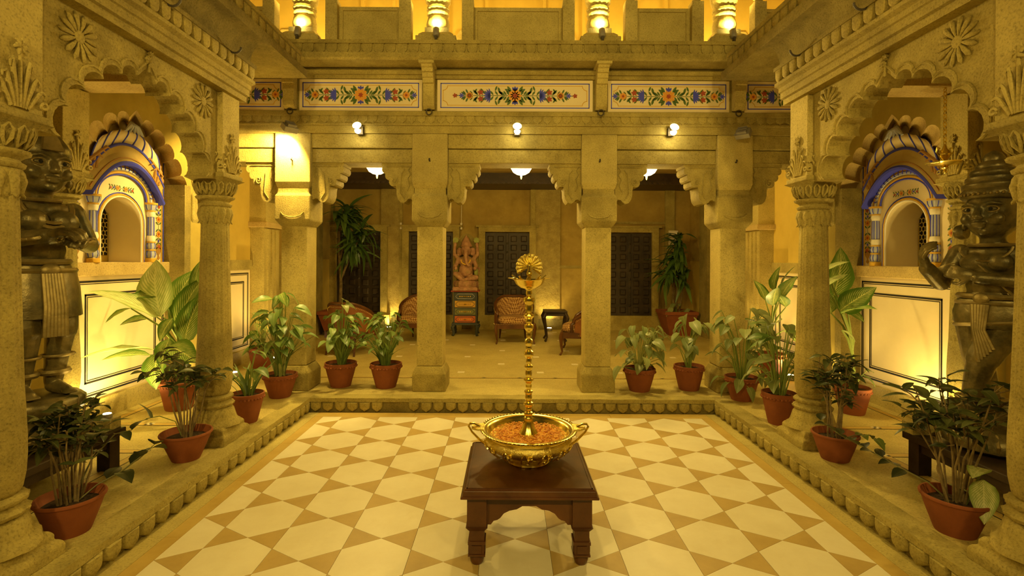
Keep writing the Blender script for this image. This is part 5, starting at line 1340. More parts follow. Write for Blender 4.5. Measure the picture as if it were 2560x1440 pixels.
def statue_right():
    zb = HS+.28; t = thing('bronze_statue', (sx(1, 3.13), 3.30, zb), 'dark bronze standing figure with ringed conical crown on the bench beside the nearest right column', 'statue', rz=R(-68))
    t.scale = (.92, .92, .90); H0 = .22; statue_base(t, H0)
    m = MB()
    # crossed legs
    m.ell((0,.0,H0+.80),(.205,.15,.17)); m.cap((.10,0,H0+.76),(-.02,-.09,H0+.43),.13,.095); m.cap((-.02,-.09,H0+.43),(-.11,-.06,H0+.09),.09,.052)
    m.cap((-.10,0,H0+.76),(-.09,.01,H0+.43),.135,.095); m.cap((-.09,.01,H0+.43),(-.02,.03,H0+.09),.09,.055)
    m.cap((-.11,-.05,H0+.05),(-.13,-.20,H0+.03),.05,.035); m.cap((-.02,.03,H0+.05),(.02,-.12,H0+.03),.05,.035)
    for f in range(5): m.cap((-.16+.016*f,-.215,H0+.025),(-.165+.016*f,-.245,H0+.02),.012,.009,8); m.cap((-.015+.016*f,-.135,H0+.025),(-.012+.016*f,-.165,H0+.02),.012,.009,8)
    m.ell((0,0,H0+.96),(.16,.125,.13)); m.ell((.0,-.01,H0+1.12),(.175,.125,.13)); m.ell((0,.0,H0+1.19),(.20,.11,.09))
    for s in (-1, 1): m.ell((s*.075,-.10,H0+1.13),(.08,.05,.065))
    m.cap((0,.0,H0+1.24),(0,-.02,H0+1.34),.075,.07)
    # right arm (figure's right = -X with front -Y): raised hand at its right front
    m.cap((-.20,0,H0+1.20),(-.27,-.10,H0+.97),.070,.056); m.cap((-.27,-.10,H0+.97),(-.29,-.23,H0+1.08),.060,.052)
    hand(m, (-.29,-.23,H0+1.08), (.0,-.5,.85), (-.75,-.5,-.3), 1.35, 1.9, 1)
    # left arm folded across the body
    m.cap((.20,0,H0+1.20),(.29,-.05,H0+.99),.070,.056); m.cap((.29,-.05,H0+.99),(.02,-.22,H0+1.02),.054,.042)
    hand(m, (.0,-.23,H0+1.03), (-.9,-.25,.25), (0,-1,.2), 1.15, .8, 1)
    face(m, H0+1.49, .175, -.02); 
    me = paint(sculpt(m, 'figure', .0085, 2), 'bronze'); obj('figure', me, t)
    eyes(t, H0+1.49, .175, -.02)
    put(MB().lathe([(.135,1.535),(.15,1.55),(.15,1.585),(.138,1.60),(.145,1.61),(.145,1.63),(.125,1.645),(.13,1.655),(.128,1.675),(.105,1.69),(.11,1.70),(.105,1.72),(.08,1.735),(.082,1.745),(.075,1.765),(.05,1.78),(.052,1.80),(.035,1.83),(.01,1.845)], n=40).xf(Matrix.Translation((0,-.005,H0+1.585)) @ Matrix.Diagonal((1.2,1.2,1.15,1)) @ Matrix.Translation((0,0,-1.535))), 'ringed_crown', 'bronze', t, world=False, smooth=50)
    bd = MB()
    for i in range(36):
        a = 2*PI*i/36; bd.ell((.183*math.cos(a), -.005+.183*math.sin(a), H0+1.622), .012, 6, 4)
    put(bd, 'crown_beading', 'bronze_gold', t, world=False)
    for s in (-1, 1): put(MB().lathe([(.001,-.03),(.05,-.03),(.06,0),(.05,.03),(.001,.03)], n=18).xf(Matrix.Translation((s*.20,.02,H0+1.36)) @ Matrix.Rotation(PI/2, 4, 'Y')), 'ear_ornament', 'bronze', t, world=False, smooth=50)
    put(MB().ell((0,.17,H0+1.48),(.10,.08,.13)), 'hair_bun', 'bronze', t, world=False)
    nk = MB(); nk.tube(hoop((0,-.02,H0+1.255), .125, .105, 0, tilt=0), .014, 6, True); nk.tube([(.15*math.cos(PI+PI*i/14), -.10-.035*math.sin(PI*i/14), H0+1.24-.10*math.sin(PI*i/14)) for i in range(15)], .009, 6)
    put(nk, 'necklace', 'bronze_gold', t, world=False)
    put(MB().tube([(-.17,.0,H0+1.25),(-.05,-.125,H0+1.14),(.08,-.14,H0+1.0),(.15,-.10,H0+.90)], .010, 6), 'sacred_thread', 'bronze_gold', t, world=False)
    bl = MB(); bl.tube(hoop((0,0,H0+.885), .195, .15, 0), .020, 6, True); bl.tube(hoop((0,0,H0+.835), .208, .16, 0), .014, 6, True); bl.tube(hoop((0,-.005,H0+.69), .215, .165, 0, tilt=.03), .014, 6, True)
    put(bl, 'belt', 'bronze_gold', t, world=False); put(MB().ell((0,-.155,H0+.87),(.05,.025,.045)), 'belt_buckle', 'bronze_gold', t, world=False)
    sk = MB(); vs = []; n = 40
    for k, (rx, ry, z) in enumerate(((.20,.155,.86),(.222,.172,.78),(.225,.175,.69),(.205,.165,.66))):
        for i in range(n): a = 2*PI*i/n; q = 1+.015*math.cos(20*a); vs.append((rx*q*math.cos(a), ry*q*math.sin(a), H0+z))
    put(sk.add(vs, [(k*n+i, k*n+(i+1) % n, k*n+n+(i+1) % n, k*n+n+i) for k in range(3) for i in range(n)]), 'hip_cloth', 'bronze', t, world=False, smooth=50)
    sa = MB()
    for i in range(6): sa.tube([(-.045+.018*i,-.17,H0+.83),(-.03+.012*i,-.185,H0+.65),(.0+.016*i,-.175,H0+.42+.02*i)], .012, 6)
    put(sa, 'hanging_sash', 'bronze_gold', t, world=False)
    an = MB(); an.tube(hoop((-.105,-.06,H0+.13), .072, .072, 0), .018, 6, True); an.tube(hoop((-.015,.03,H0+.13), .075, .075, 0), .018, 6, True); put(an, 'anklets', 'bronze_gold', t, world=False)
    ar = MB(); ar.tube(hoop((-.245,-.03,H0+1.10), .07, .07, 0, tilt=.03), .012, 6, True); ar.tube(hoop((.24,-.025,H0+1.10), .07, .07, 0, tilt=-.03), .012, 6, True); put(ar, 'armlets', 'bronze_gold', t, world=False)
statue_right()
def statue_left():
    zb = HS+.28; t = thing('bronze_statue', (sx(-1, 3.13), 3.30, zb), 'bronze standing figure with fingers raised together at the chest behind the nearest left column', 'statue', rz=R(66))
    t.scale = (.96, .96, .95); H0 = .33; statue_base(t, H0)
    m = MB()
    m.ell((0,0,H0+.83),(.20,.155,.17)); m.cap((.10,0,H0+.78),(.10,-.07,H0+.45),.125,.095); m.cap((.10,-.07,H0+.45),(.09,.0,H0+.09),.088,.055)
    m.cap((-.10,0,H0+.78),(-.10,-.09,H0+.46),.125,.095); m.cap((-.10,-.09,H0+.46),(-.09,.0,H0+.09),.09,.055)
    for s in (-1, 1):
        m.cap((s*.09,.0,H0+.05),(s*.10,-.15,H0+.03),.05,.035)
        for f in range(5): m.cap((s*.10+(-.032+.016*f),-.17,H0+.025),(s*.10+(-.032+.016*f),-.20,H0+.02),.012,.009,8)
    m.ell((0,-.01,H0+1.0),(.15,.13,.15)); m.ell((0,0,H0+1.18),(.18,.125,.13)); m.ell((0,0,H0+1.27),(.20,.11,.085))
    for s in (-1, 1): m.ell((s*.085,-.13,H0+1.19),(.088,.085,.085))
    m.cap((0,0,H0+1.32),(0,-.02,H0+1.40),.078,.072)
    m.cap((.20,0,H0+1.27),(.27,-.06,H0+1.04),.075,.06); m.cap((.27,-.06,H0+1.04),(.10,-.30,H0+1.05),.06,.046); hand(m, (.095,-.31,H0+1.05), (-.45,-.8,.15), (.3,-.2,1), 1.3, .75, -1)
    m.cap((-.20,0,H0+1.27),(-.27,-.07,H0+1.05),.075,.06); m.cap((-.27,-.07,H0+1.05),(-.10,-.36,H0+1.09),.06,.046); hand(m, (-.095,-.37,H0+1.10), (.35,-.9,.15), (-.3,-.2,1), 1.3, .75, 1)
    face(m, H0+1.57, .18, -.02)
    me = paint(sculpt(m, 'figure', .0085, 2), 'bronze'); obj('figure', me, t)
    eyes(t, H0+1.57, .18, -.02)
    put(MB().lathe([(.165,1.65),(.17,1.67),(.158,1.72),(.12,1.78),(.07,1.82),(.015,1.835)], n=32, cy=-.005, cz=H0, mod=lambda a, z: 1+.02*math.cos(16*a)), 'hair_cap', 'bronze', t, world=False, smooth=50)
    put(MB().prism([(-.06,1.67),(-.042,1.75),(0,1.84),(.042,1.75),(.06,1.67)], lambda p: (p[0],-.20+.35*(p[1]-1.67),H0+p[1]), lambda p: (p[0],-.16+.35*(p[1]-1.67),H0+p[1])), 'forehead_jewel', 'bronze_gold', t, world=False, smooth=0)
    nk = MB(); nk.tube(hoop((0,-.02,H0+1.34), .11, .10, 0), .013, 6, True)
    for dz, w_ in ((0,.15), (.03,.135)): nk.tube([(w_*math.cos(PI+PI*i/16), -.09-.11*math.sin(PI*i/16), H0+1.32-(.17-dz)*math.sin(PI*i/16)) for i in range(17)], .012, 6)
    put(nk, 'necklace', 'bronze_gold', t, world=False)
    bl = MB(); bl.tube(hoop((0,-.005,H0+.92), .165, .145, 0), .022, 6, True); bl.tube(hoop((0,0,H0+.86), .205, .165, 0), .018, 6, True); put(bl, 'belt', 'bronze_gold', t, world=False)
    put(MB().ell((0,-.165,H0+.86),(.06,.03,.05)), 'belt_buckle', 'bronze_gold', t, world=False)
    vs = []; n = 40
    for rx, ry, z in ((.205,.165,.86),(.225,.185,.74),(.23,.19,.62),(.235,.19,.54)):
        for i in range(n): a = 2*PI*i/n; q = 1+.02*math.cos(18*a); vs.append((rx*q*math.cos(a), ry*q*math.sin(a)-.02*(.86-z)*3, H0+z))
    put(MB().add(vs, [(k*n+i, k*n+(i+1) % n, k*n+n+(i+1) % n, k*n+n+i) for k in range(3) for i in range(n)]), 'hip_cloth', 'bronze', t, world=False, smooth=50)
    sa = MB()
    for i in range(7): sa.tube([(-.05+.016*i,-.19,H0+.84),(-.055+.018*i,-.235,H0+.62),(-.06+.02*i,-.23,H0+.42)], .013, 6)
    put(sa, 'hanging_sash', 'bronze_gold', t, world=False)
    an = MB()
    for s in (-1, 1): an.tube(hoop((s*.09,-.01,H0+.15), .078, .078, 0), .020, 6, True); an.tube(hoop((s*.095,-.045,H0+.27), .088, .085, 0), .010, 6, True)
    put(an, 'anklets', 'bronze_gold', t, world=False)
    br = MB()
    for k in range(4):
        f = .55+.1*k; br.tube(hoop((.27-.17*f,-.06-.24*f,H0+1.045), .058, .05, 0, tilt=.02), .012, 6, True); br.tube(hoop((-.27+.17*f,-.07-.29*f,H0+1.05+.04*f), .058, .05, 0, tilt=.02), .012, 6, True)
    put(br, 'bracelets', 'bronze_gold', t, world=False)
statue_left()
# small spot on the left bench side: box with lamp
def box_lamp(s, label):
    p = (sx(s, 2.90), 3.59, HS+.28)
    t = thing('box_lamp', p, label, 'lamp')
    put(MB().box(-.10,.06,-.05,.05,0,.075), 'lamp_box', 'stone_floor', t, world=False, smooth=0)
    put(MB().lathe([(.028,.075),(.032,.08),(.032,.10),(.028,.105)], n=16), 'lamp_head', 'metal_grey', t, world=False)
    put(MB().lathe([(.001,.1055),(.024,.1055),(.024,.108),(.001,.108)], n=16), 'lamp_lens', 'uplight', t, world=False, smooth=0)
    lamp_light('SPOT', (p[0], p[1], HS+.42), 8, (sx(s, 3.3), 3.6, 1.5), 90, .8, .03)
box_lamp(-1, 'small lamp on a stone block at the end of the left low bench'); box_lamp(1, 'small lamp on a stone block at the end of the right low bench')
# hanging oil lamp
def hanging_lamp():
    x, y_, zt, zb = 3.43, 3.97, 3.11, 2.36
    t = thing('hanging_oil_lamp', (x, y_, zb), 'small brass oil lamp hanging on a chain above the ringed-crown statue', 'hanging lamp')
    L = .032; n = int((zt-zb-.20)/(L*.78))
    me = MB().tube([(.011*math.cos(2*PI*i/12), 0, .019*math.sin(2*PI*i/12)) for i in range(12)], .0035, 5, True).mesh('chain_link', 'brass', 60)
    for i in range(n+1): obj('chain_link', me, t, (0,0,zt-zb-.02-i*L*.94), (0,0,PI/2*(i % 2)))
    put(MB().lathe([(.001,-.02),(.012,-.012),(.018,0),(.008,.01),(.03,.025),(.012,.04)], n=18), 'drip_finial', 'brass', t, world=False)
    put(MB().lathe([(.012,.03),(.04,.045),(.10,.058),(.112,.07),(.105,.072),(.06,.062),(.012,.065)], n=30, mod=lambda a, z: 1+.10*max(0, math.cos(5*a))**4), 'oil_dish', 'brass', t, world=False)
    put(MB().lathe([(.014,.06),(.018,.09),(.035,.11),(.045,.135),(.035,.16),(.018,.175),(.012,.20),(.006,.215)], n=20), 'oil_vessel', 'brass', t, world=False)
    for s in (-1, 1): put(MB().tube([(s*.04,0,.125),(s*.065,0,.15),(s*.06,0,.185),(s*.04,0,.18)], .007, 6), 'handle', 'brass', t, world=False)
hanging_lamp()
# ================================================================== POTS AND PLANTS
def leaf_mesh(name, mat, shape, L, w_, fold=.25, droop=.3, wave=0.0, nr=7, tipcurl=0.0):
    """leaf along +Y from the origin, face up (+Z); shape(t) = relative half width"""
    vs = []; uv = []; fs = []
    cols = (-1, -.5, 0, .5, 1)
    for i in range(nr+1):
        t = i/nr; hw = max(.004, shape(t))*w_/2
        yy = L*t*(1-.12*droop*t); zz = -droop*L*t*t + .10*L*math.sin(PI*t)*(.5 if droop < .2 else .3)
        for c in cols:
            vs.append((c*hw, yy, zz+fold*abs(c)*hw+wave*hw*math.sin(t*14+c*2)*abs(c))); uv.append((.5+.5*c, t))
    for i in range(nr):
        for j in range(4): fs.append((i*5+j, i*5+j+1, i*5+j+6, i*5+j+5))
    me = bpy.data.meshes.new(name); me.from_pydata(vs, [], fs); me.materials.append(MT(mat))
    ul = me.uv_layers.new(name='UVMap')
    for p in me.polygons:
        for li, vi in zip(p.loop_indices, p.vertices): ul.data[li].uv = uv[vi]
    me.polygons.foreach_set('use_smooth', [True]*len(me.polygons)); me.update(); return me
ovate = lambda t: math.sin(PI*min(1, t**.72))**.85 if 0 < t < 1 else 0
heart = lambda t: (.55+.9*t if t < .25 else math.cos((t-.25)/.75*PI/2)**.9*.8) if 0 <= t < 1 else 0
lance = lambda t: math.sin(PI*t**.8)**.7 if 0 < t < 1 else 0
strapf = lambda t: (min(1, .35+3*t))*(1-t**3) if t < 1 else 0
LV = {
 'dumb': [leaf_mesh('leaf', 'leaf_dumb', ovate, .46, .235, .22, d, .06) for d in (.12, .35, .6)],
 'dumb_pale': [leaf_mesh('leaf', 'leaf_dumb_pale', ovate, .46, .235, .16, d, .05) for d in (.10, .30, .5)],
 'arrow': [leaf_mesh('leaf', 'leaf_arrow', heart, .17, .125, .25, d) for d in (.15, .4)],
 'pale': [leaf_mesh('leaf', 'leaf_pale', heart, .16, .13, .22, d) for d in (.2, .5)],
 'shrub': [leaf_mesh('leaf', 'leaf_shrub', ovate, .095, .042, .3, d, 0, 5) for d in (.1, .35)],
 'shrub_big': [leaf_mesh('leaf', 'leaf_shrub', ovate, .14, .060, .25, d, 0, 5) for d in (.1, .35)],
 'dark': [leaf_mesh('leaf', 'leaf_dark', ovate, .11, .062, .25, d, 0, 5) for d in (.1, .3)],
 'strap': [leaf_mesh('leaf', 'leaf_arrow', strapf, .42, .035, .4, d) for d in (.25, .6)],
 'drac': [leaf_mesh('leaf', 'leaf_drac', lance, .50, .088, .35, d, .05, 8) for d in (.35, .6, .85)],
}
def orient(d, up=(0,0,1), roll=0.0):
    d = Vector(d).normalized(); up = Vector(up)
    x = d.cross(up)
    if x.length < 1e-4: x = d.orthogonal()
    x.normalize(); z = x.cross(d)
    return Matrix((x, d, z)).transposed().to_4x4() @ Matrix.Rotation(roll, 4, 'Y')
def add_leaf(t, kind, p, d, sc=1.0, rnd=None, roll=0.0, v=None, up=(0,0,1)):
    ms = LV[kind]; me = ms[rnd.randrange(len(ms))] if v is None else ms[v]
    d = Vector(d).normalized(); tip = Vector(p)+t.location+d*sc*me.vertices[-3].co.y
    if abs(tip.x-CX) > (3.48 if tip.y > 7 else 3.62) and (tip.x-CX)*d.x > 0: d.x = -d.x*.6
    if tip.y > 10.5: d.y = -abs(d.y)
    o = obj('leaf', me, t); o.matrix_local = Matrix.Translation(p) @ orient(d, up, roll) @ Matrix.Scale(sc, 4); return o
SOLID = [(x-.23, x+.23, YP-.23, YP+.23) for x in PX] + [(sx(q, WC)-.21, sx(q, WC)+.21, yy-.21, yy+.21) for q in (-1, 1) for yy in (YN, YF)]
def blocked(t, p):
    p = Vector(p)+t.location
    return any(a < p.x < b and c < p.y < d for a, b, c, d in SOLID)
def add_stem(t, pts, r_, mat='stem_green', name='stem', n=5):
    return put(MB().tube(pts, r_, n), name, mat, t, world=False, smooth=60, recalc=False)
POTC = {}
def pot(t, r_, h, rb, kind='tall', mat='terracotta'):
    key = (round(r_, 3), round(h, 3), round(rb, 3), kind)
    if key not in POTC:
        if kind == 'tall':
            pr = [(rb,0),(rb+.004,.01),(rb+(r_-rb)*.55,h*.5),(r_*.955,h*.84),(r_*.965,h*.85),(r_*.985,h*.86),(r_,h*.97),(r_,h*.99),(r_*.97,h),(r_*.93,h),(r_*.90,h*.86),(.001,h*.84)]
            mb = MB().lathe(pr, n=40, cap=False)
            sc = MB()
            for i in range(30):
                a = 2*PI*i/30; q = r_*.955; sc.ell((q*math.cos(a), q*math.sin(a), h*.845), (r_*.10,r_*.10,h*.045), 6, 4)
            POTC[key] = (mb.mesh('pot_body', mat, 40), sc.mesh('scalloped_band', mat, 60))
        else:
            pr = [(rb,0),(rb+.004,.008),(rb+(r_-rb)*.5,h*.48),(r_*.95,h*.90),(r_*1.0,h*.92),(r_*1.01,h*.96),(r_*.985,h),(r_*.94,h),(r_*.91,h*.90),(r_*.80,h*.72),(.001,h*.72)]
            POTC[key] = (MB().lathe(pr, n=44, cap=False).mesh('pot_body', mat, 40), None)
    a, b = POTC[key]
    obj('pot_body', a, t)
    if b: obj('scalloped_band', b, t)
    rnd = random.Random(int(r_*1000)); zs = h*(.86 if kind == 'tall' else .76); rs = r_*(.90 if kind == 'tall' else .83)
    vs = [(0,0,zs+.02)]; n = 20
    for k in (.35,.7,1.0):
        for i in range(n): a_ = 2*PI*i/n; vs.append((rs*k*math.cos(a_), rs*k*math.sin(a_), zs+rnd.uniform(-.008,.018)*(1.1-k)+.012*(1-k)))
    fs = [(0,1+i,1+(i+1) % n) for i in range(n)] + [(1+k*n+i, 1+k*n+n+i, 1+k*n+n+(i+1) % n, 1+k*n+(i+1) % n) for k in (0,1) for i in range(n)]
    put(MB().add(vs, fs), 'soil', 'soil', t, world=False, smooth=0, recalc=False)
    return zs
def potted(x, y_, r_, h, rb, label, kind='tall', rz=0.0):
    t = thing('potted_plant', (x, y_, HS), label, 'potted plant'); return t, pot(t, r_, h, rb, kind)
def petiole(p, q, bow, rnd):
    p, q = Vector(p), Vector(q); m = (p+q)/2; m.z += bow; m.x = p.x+(q.x-p.x)*.35; m.y = p.y+(q.y-p.y)*.35
    return [p, p+(m-p)*.6+Vector((0,0,bow*.1)), m, q]
def leafy(t, z0, n, h0, h1, spread, kind, sc, seed, mat='stem_green', rb=.05, lean=0.0, sr=.005, az=None, droop=.25):
    rnd = random.Random(seed)
    for i in range(n*3):
        if n <= 0: break
        a = rnd.uniform(0, 2*PI) if az is None else rnd.uniform(*az)
        q = Vector((spread*math.cos(a), spread*math.sin(a), 0))
        if blocked(t, q) or blocked(t, q*.6) or blocked(t, q*(1+.16*sc/spread)): continue
        n -= 1
        b = (rb*rnd.random()*math.cos(a), rb*rnd.random()*math.sin(a), z0-.01)
        hh = rnd.uniform(h0, h1); rr = spread*rnd.uniform(.25, 1.0)*(1.15-.4*(hh-h0)/(h1-h0+1e-6))
        q = Vector((rr*math.cos(a)+lean, rr*math.sin(a), z0+hh))
        add_stem(t, petiole(b, q, hh*.12, rnd), [sr*1.5, sr*1.2, sr, sr*.7], mat)
        add_leaf(t, kind, q, (math.cos(a+rnd.uniform(-.5,.5)), math.sin(a+rnd.uniform(-.5,.5)), rnd.uniform(-droop-.3, -droop+.35)), sc*rnd.uniform(.75, 1.2), rnd, rnd.uniform(-.5,.5))
def straps(t, z0, n, h, spread, seed, sc=1.0, mat='stem_pale'):
    rnd = random.Random(seed)
    for i in range(n):
        a = rnd.uniform(0, 2*PI); r0 = .07*rnd.random()
        if blocked(t, (.34*math.cos(a), .34*math.sin(a), 0)): continue
        add_leaf(t, 'strap', (r0*math.cos(a), r0*math.sin(a), z0), (math.cos(a)*spread, math.sin(a)*spread, rnd.uniform(.8,1.4)), sc*h/.42*rnd.uniform(.7,1.15), rnd, rnd.uniform(-.6,.6))
def shrub(t, z0, nst, h, spread, nl, kind, sc, seed, top=.5, mat='bark', lean=(0,0)):
    rnd = random.Random(seed)
    for i in range(nst):
        a = 2*PI*i/nst+rnd.uniform(-.4,.4); r0 = .05*rnd.random()+.01; hh = h*rnd.uniform(.75,1.1); rr = spread*rnd.uniform(.3,1)
        base = Vector((r0*math.cos(a), r0*math.sin(a), z0-.01)); tip = Vector((rr*math.cos(a)+lean[0], rr*math.sin(a)+lean[1], z0+hh))
        k1 = base.lerp(tip, .35)+Vector((rnd.uniform(-.02,.02), rnd.uniform(-.02,.02), .03)); k2 = base.lerp(tip, .7)+Vector((rnd.uniform(-.03,.03), rnd.uniform(-.03,.03), .02))
        pts = [base, k1, k2, tip]; add_stem(t, pts, [.0065,.0055,.0042,.0025], mat)
        def at(u):
            u *= 3; j = min(2, int(u)); return pts[j].lerp(pts[j+1], u-j)
        m = max(3, nl//nst)
        nb = 3
        tw = [(at(1.0), Vector((math.cos(a), math.sin(a), .8)))]
        for b in range(nb):
            u = rnd.uniform(top, .95); p = at(u); aa = a+rnd.uniform(-1.6,1.6); d = Vector((math.cos(aa), math.sin(aa), rnd.uniform(.1,.9))).normalized(); e = p+d*spread*rnd.uniform(.35,.75)
            add_stem(t, [p, p.lerp(e,.5)+Vector((0,0,.012)), e], [.004,.003,.002], mat, 'twig', 4); tw.append((e, d))
        for q in range(m):
            p, d = tw[q % len(tw)]; aa = rnd.uniform(0, 2*PI)
            pos = p - d*rnd.uniform(0,.07)
            if blocked(t, pos) or blocked(t, pos+Vector((math.cos(aa), math.sin(aa), 0))*.1): continue
            add_leaf(t, kind, pos, (math.cos(aa), math.sin(aa), rnd.uniform(-.35,.6)), sc*rnd.uniform(.7,1.25), rnd, rnd.uniform(-.4,.4))
def tendril(t, pts, kind, n, sc, seed, mat='stem_olive'):
    rnd = random.Random(seed); pts = [Vector(p) for p in pts]
    add_stem(t, pts, [.006]+[.004]*(len(pts)-2)+[.002], mat)
    for i in range(n):
        u = (.35+.65*i/(n-1))*(len(pts)-1); j = min(len(pts)-2, int(u)); p = pts[j].lerp(pts[j+1], u-j); d = (pts[j+1]-pts[j]).normalized()
        sd = d.cross(Vector((0,0,1))).normalized()*(1 if i % 2 else -1)
        add_leaf(t, kind, p, d*.5+sd+Vector((0,0,rnd.uniform(-.4,.5))), sc*rnd.uniform(.8,1.25), rnd, rnd.uniform(-.4,.4))
def cane(t, z0, specs, seed, h, r_=.022):
    """dumb cane: thick stem and big leaves; specs = (azimuth deg, elev deg, petiole, scale, kind, roll, variant)"""
    rnd = random.Random(seed)
    put(MB().tube([(0,0,z0-.02),(.012,.0,z0+h*.4),(0,.01,z0+h*.8),(.01,0,z0+h)], [r_,r_*.95,r_*.85,r_*.7], 9), 'cane_stem', 'stem_green', t, world=False)
    for (az, el, pl, sc, kind, roll, v, hf) in specs:
        a, e = R(az), R(el); d = Vector((math.cos(a)*math.cos(e), math.sin(a)*math.cos(e), math.sin(e))); b = Vector((0,0,z0+h*hf)); q = b+Vector((d.x*pl*.7, d.y*pl*.7, abs(d.z)*pl*.6+pl*.55))
        add_stem(t, [b, b.lerp(q,.4)+Vector((0,0,pl*.10)), q], [.013,.010,.006])
        add_leaf(t, kind, q, d, sc, rnd, R(roll), v)
def cane2(t, z0, h, leaves, r_=.022):
    put(MB().tube([(0,0,z0-.02),(.012,.0,z0+h*.4),(0,.01,z0+h*.8),(.01,0,z0+h)], [r_,r_*.95,r_*.85,r_*.7], 9), 'cane_stem', 'stem_green', t, world=False)
    for kind, B, T, wd, hf, f in leaves:
        B, T = Vector(B), Vector(T); d = T-B; s0 = Vector((0,0,z0+h*hf))
        add_stem(t, [s0, s0.lerp(B,.45)+Vector((0,0,.05)), B+d*.03], [.013,.010,.006])
        o = obj('leaf', LV[kind][0], t); k = d.length/.45
        o.matrix_local = Matrix.Translation(B) @ orient(d, (0,-f,1.001-f)) @ Matrix.Diagonal((k*wd, k, k, 1))
DUMB_L = [
    ('dumb_pale', (-0.054, -0.19, 0.93), (-0.213, -0.09, 1.484), 1.25, 1.0, 1),
    ('dumb_pale', (-0.06, -0.21, 0.921), (-0.396, -0.56, 1.239), 1.0, 0.95, 0.3),
    ('dumb_pale', (-0.047, -0.26, 0.625), (-0.361, -0.73, 0.692), 0.62, 0.6, 0.0),
    ('dumb', (-0.071, -0.29, 0.582), (-0.355, -0.51, 0.621), 0.95, 0.5, 0.2),
    ('dumb', (-0.113, 0.04, 0.923), (0.01, 0.19, 1.401), 1.1, 1.0, 0.6),
    ('dumb', (-0.018, -0.03, 0.773), (0.176, 0.04, 1.332), 0.9, 0.95, 0.5),
    ('dumb', (0.097, 0.09, 1.148), (0.129, 0.09, 1.472), 0.7, 1.0, 0.8),
    ('dumb', (0.088, -0.06, 0.659), (0.237, -0.06, 1.158), 1.0, 0.8, 0.7),
    ('dumb', (-0.032, -0.26, 0.607), (-0.007, -0.36, 0.282), 1.3, 0.4, 0.9),
    ('dumb', (-0.194, -0.16, 0.915), (-0.356, -0.31, 0.888), 1.0, 0.8, 0.4),
    ('dumb', (-0.244, -0.31, 1.026), (-0.337, -0.51, 0.939), 0.7, 0.8, 0.2),
    ('dumb', (0.07, -0.21, 0.921), (0.016, -0.33, 0.731), 1.2, 0.85, 0.6),
    ('dumb', (0.111, -0.31, 0.679), (0.422, -0.41, 0.562), 1.3, 0.6, 0.5),
    ('dumb', (-0.136, -0.06, 1.131), (-0.281, -0.31, 1.138), 1.1, 0.9, 0.5),
    ('dumb', (0.077, -0.26, 0.738), (0.073, -0.39, 0.484), 1.2, 0.45, 0.8),
    ('dumb', (-0.069, 0.14, 0.879), (-0.04, 0.19, 1.285), 1.0, 0.9, 0.9),
    ('dumb', (0.167, -0.31, 0.541), (0.342, -0.41, 0.361), 1.2, 0.4, 0.5),
]
DUMB_R = [
    ('dumb', (-0.233, -0.06, 1.149), (-0.08, 0.0, 1.642), 1.0, 1.0, 1),
    ('dumb_pale', (-0.422, -0.23, 1.41), (-0.216, -0.26, 1.511), 0.6, 1.0, 0.3),
    ('dumb_pale', (-0.448, -0.26, 1.26), (-0.244, -0.28, 1.392), 0.62, 1.0, 0.3),
    ('dumb', (-0.213, -0.13, 1.023), (-0.063, -0.38, 1.259), 1.15, 0.95, 0.6),
    ('dumb', (-0.23, -0.18, 0.997), (-0.129, -0.48, 1.107), 1.1, 0.85, 0.35),
    ('dumb', (-0.11, -0.08, 1.026), (-0.002, -0.18, 0.929), 1.0, 0.8, 0.6),
    ('dumb_pale', (-0.197, -0.13, 0.838), (-0.155, -0.28, 0.761), 0.5, 0.7, 0.0),
    ('dumb', (-0.17, 0.07, 0.971), (-0.202, 0.12, 1.29), 1.0, 0.9, 0.6),
]
# ---- left side, near to far
t, z = potted(-2.385, 2.75, .160, .20, .090, 'wide terracotta bowl with dark shrub beside the nearest left column', 'bowl')
shrub(t, z, 14, .50, .17, 170, 'shrub', 1.0, 11, .45, lean=(-.05,.03))
tendril(t, [(0.02,0,z),(.08,.08,z+.07),(.17,.14,z+.12),(.27,.16,z+.20),(.33,.18,z+.26)], 'dark', 6, 1.15, 12)
tendril(t, [(0,0,z),(.03,.1,z+.2),(.10,.18,z+.32),(.17,.22,z+.33)], 'dark', 5, 1.0, 13)
for k in range(5): add_leaf(t, 'dark', (-.12+.05*k, .02*k, z+.36+.03*(k % 2)), (math.cos(k*1.3), math.sin(k*1.3), .15), 1.3, random.Random(k), v=0)
t, z = potted(-2.40, 3.76, .174, .205, .092, 'terracotta bowl with thin-stemmed shrub and one trailing leaf on the left step', 'bowl')
shrub(t, z, 11, .55, .20, 160, 'shrub', 1.05, 21, .6)
add_stem(t, [(-.03,0,z),(-.08,.0,z+.12),(-.20,.0,z+.16),(-.30,.0,z+.14)], .003); add_leaf(t, 'pale', (-.27,0,z+.15), (-.2,-.3,.9), .95, random.Random(3), v=0)
t, z = potted(-3.27, 5.01, .175, .28, .118, 'terracotta pot with great pale variegated dumb cane leaves before the left painted dado')
cane2(t, z, .45, DUMB_L)
t, z = potted(-2.39, 4.62, .145, .265, .084, 'terracotta pot with a few upright strap leaves beside the left lotus column')
straps(t, z, 16, .34, .35, 41, 1.0); leafy(t, z, 7, .12, .48, .15, 'arrow', .95, 42)
t, z = potted(-2.47, 5.46, .175, .25, .105, 'terracotta pot with tall dense stems at the left corner pillar')
leafy(t, z, 46, .28, .76, .25, 'arrow', 1.0, 51, 'stem_pale'); straps(t, z, 14, .50, .22, 52); leafy(t, z, 6, .68, .92, .10, 'dumb', .42, 53)
t, z = potted(-3.38, 6.9, .17, .28, .11, 'small terracotta pot with yellow-green leaves far behind the left step')
leafy(t, z, 12, .25, .60, .20, 'dumb', .45, 61)
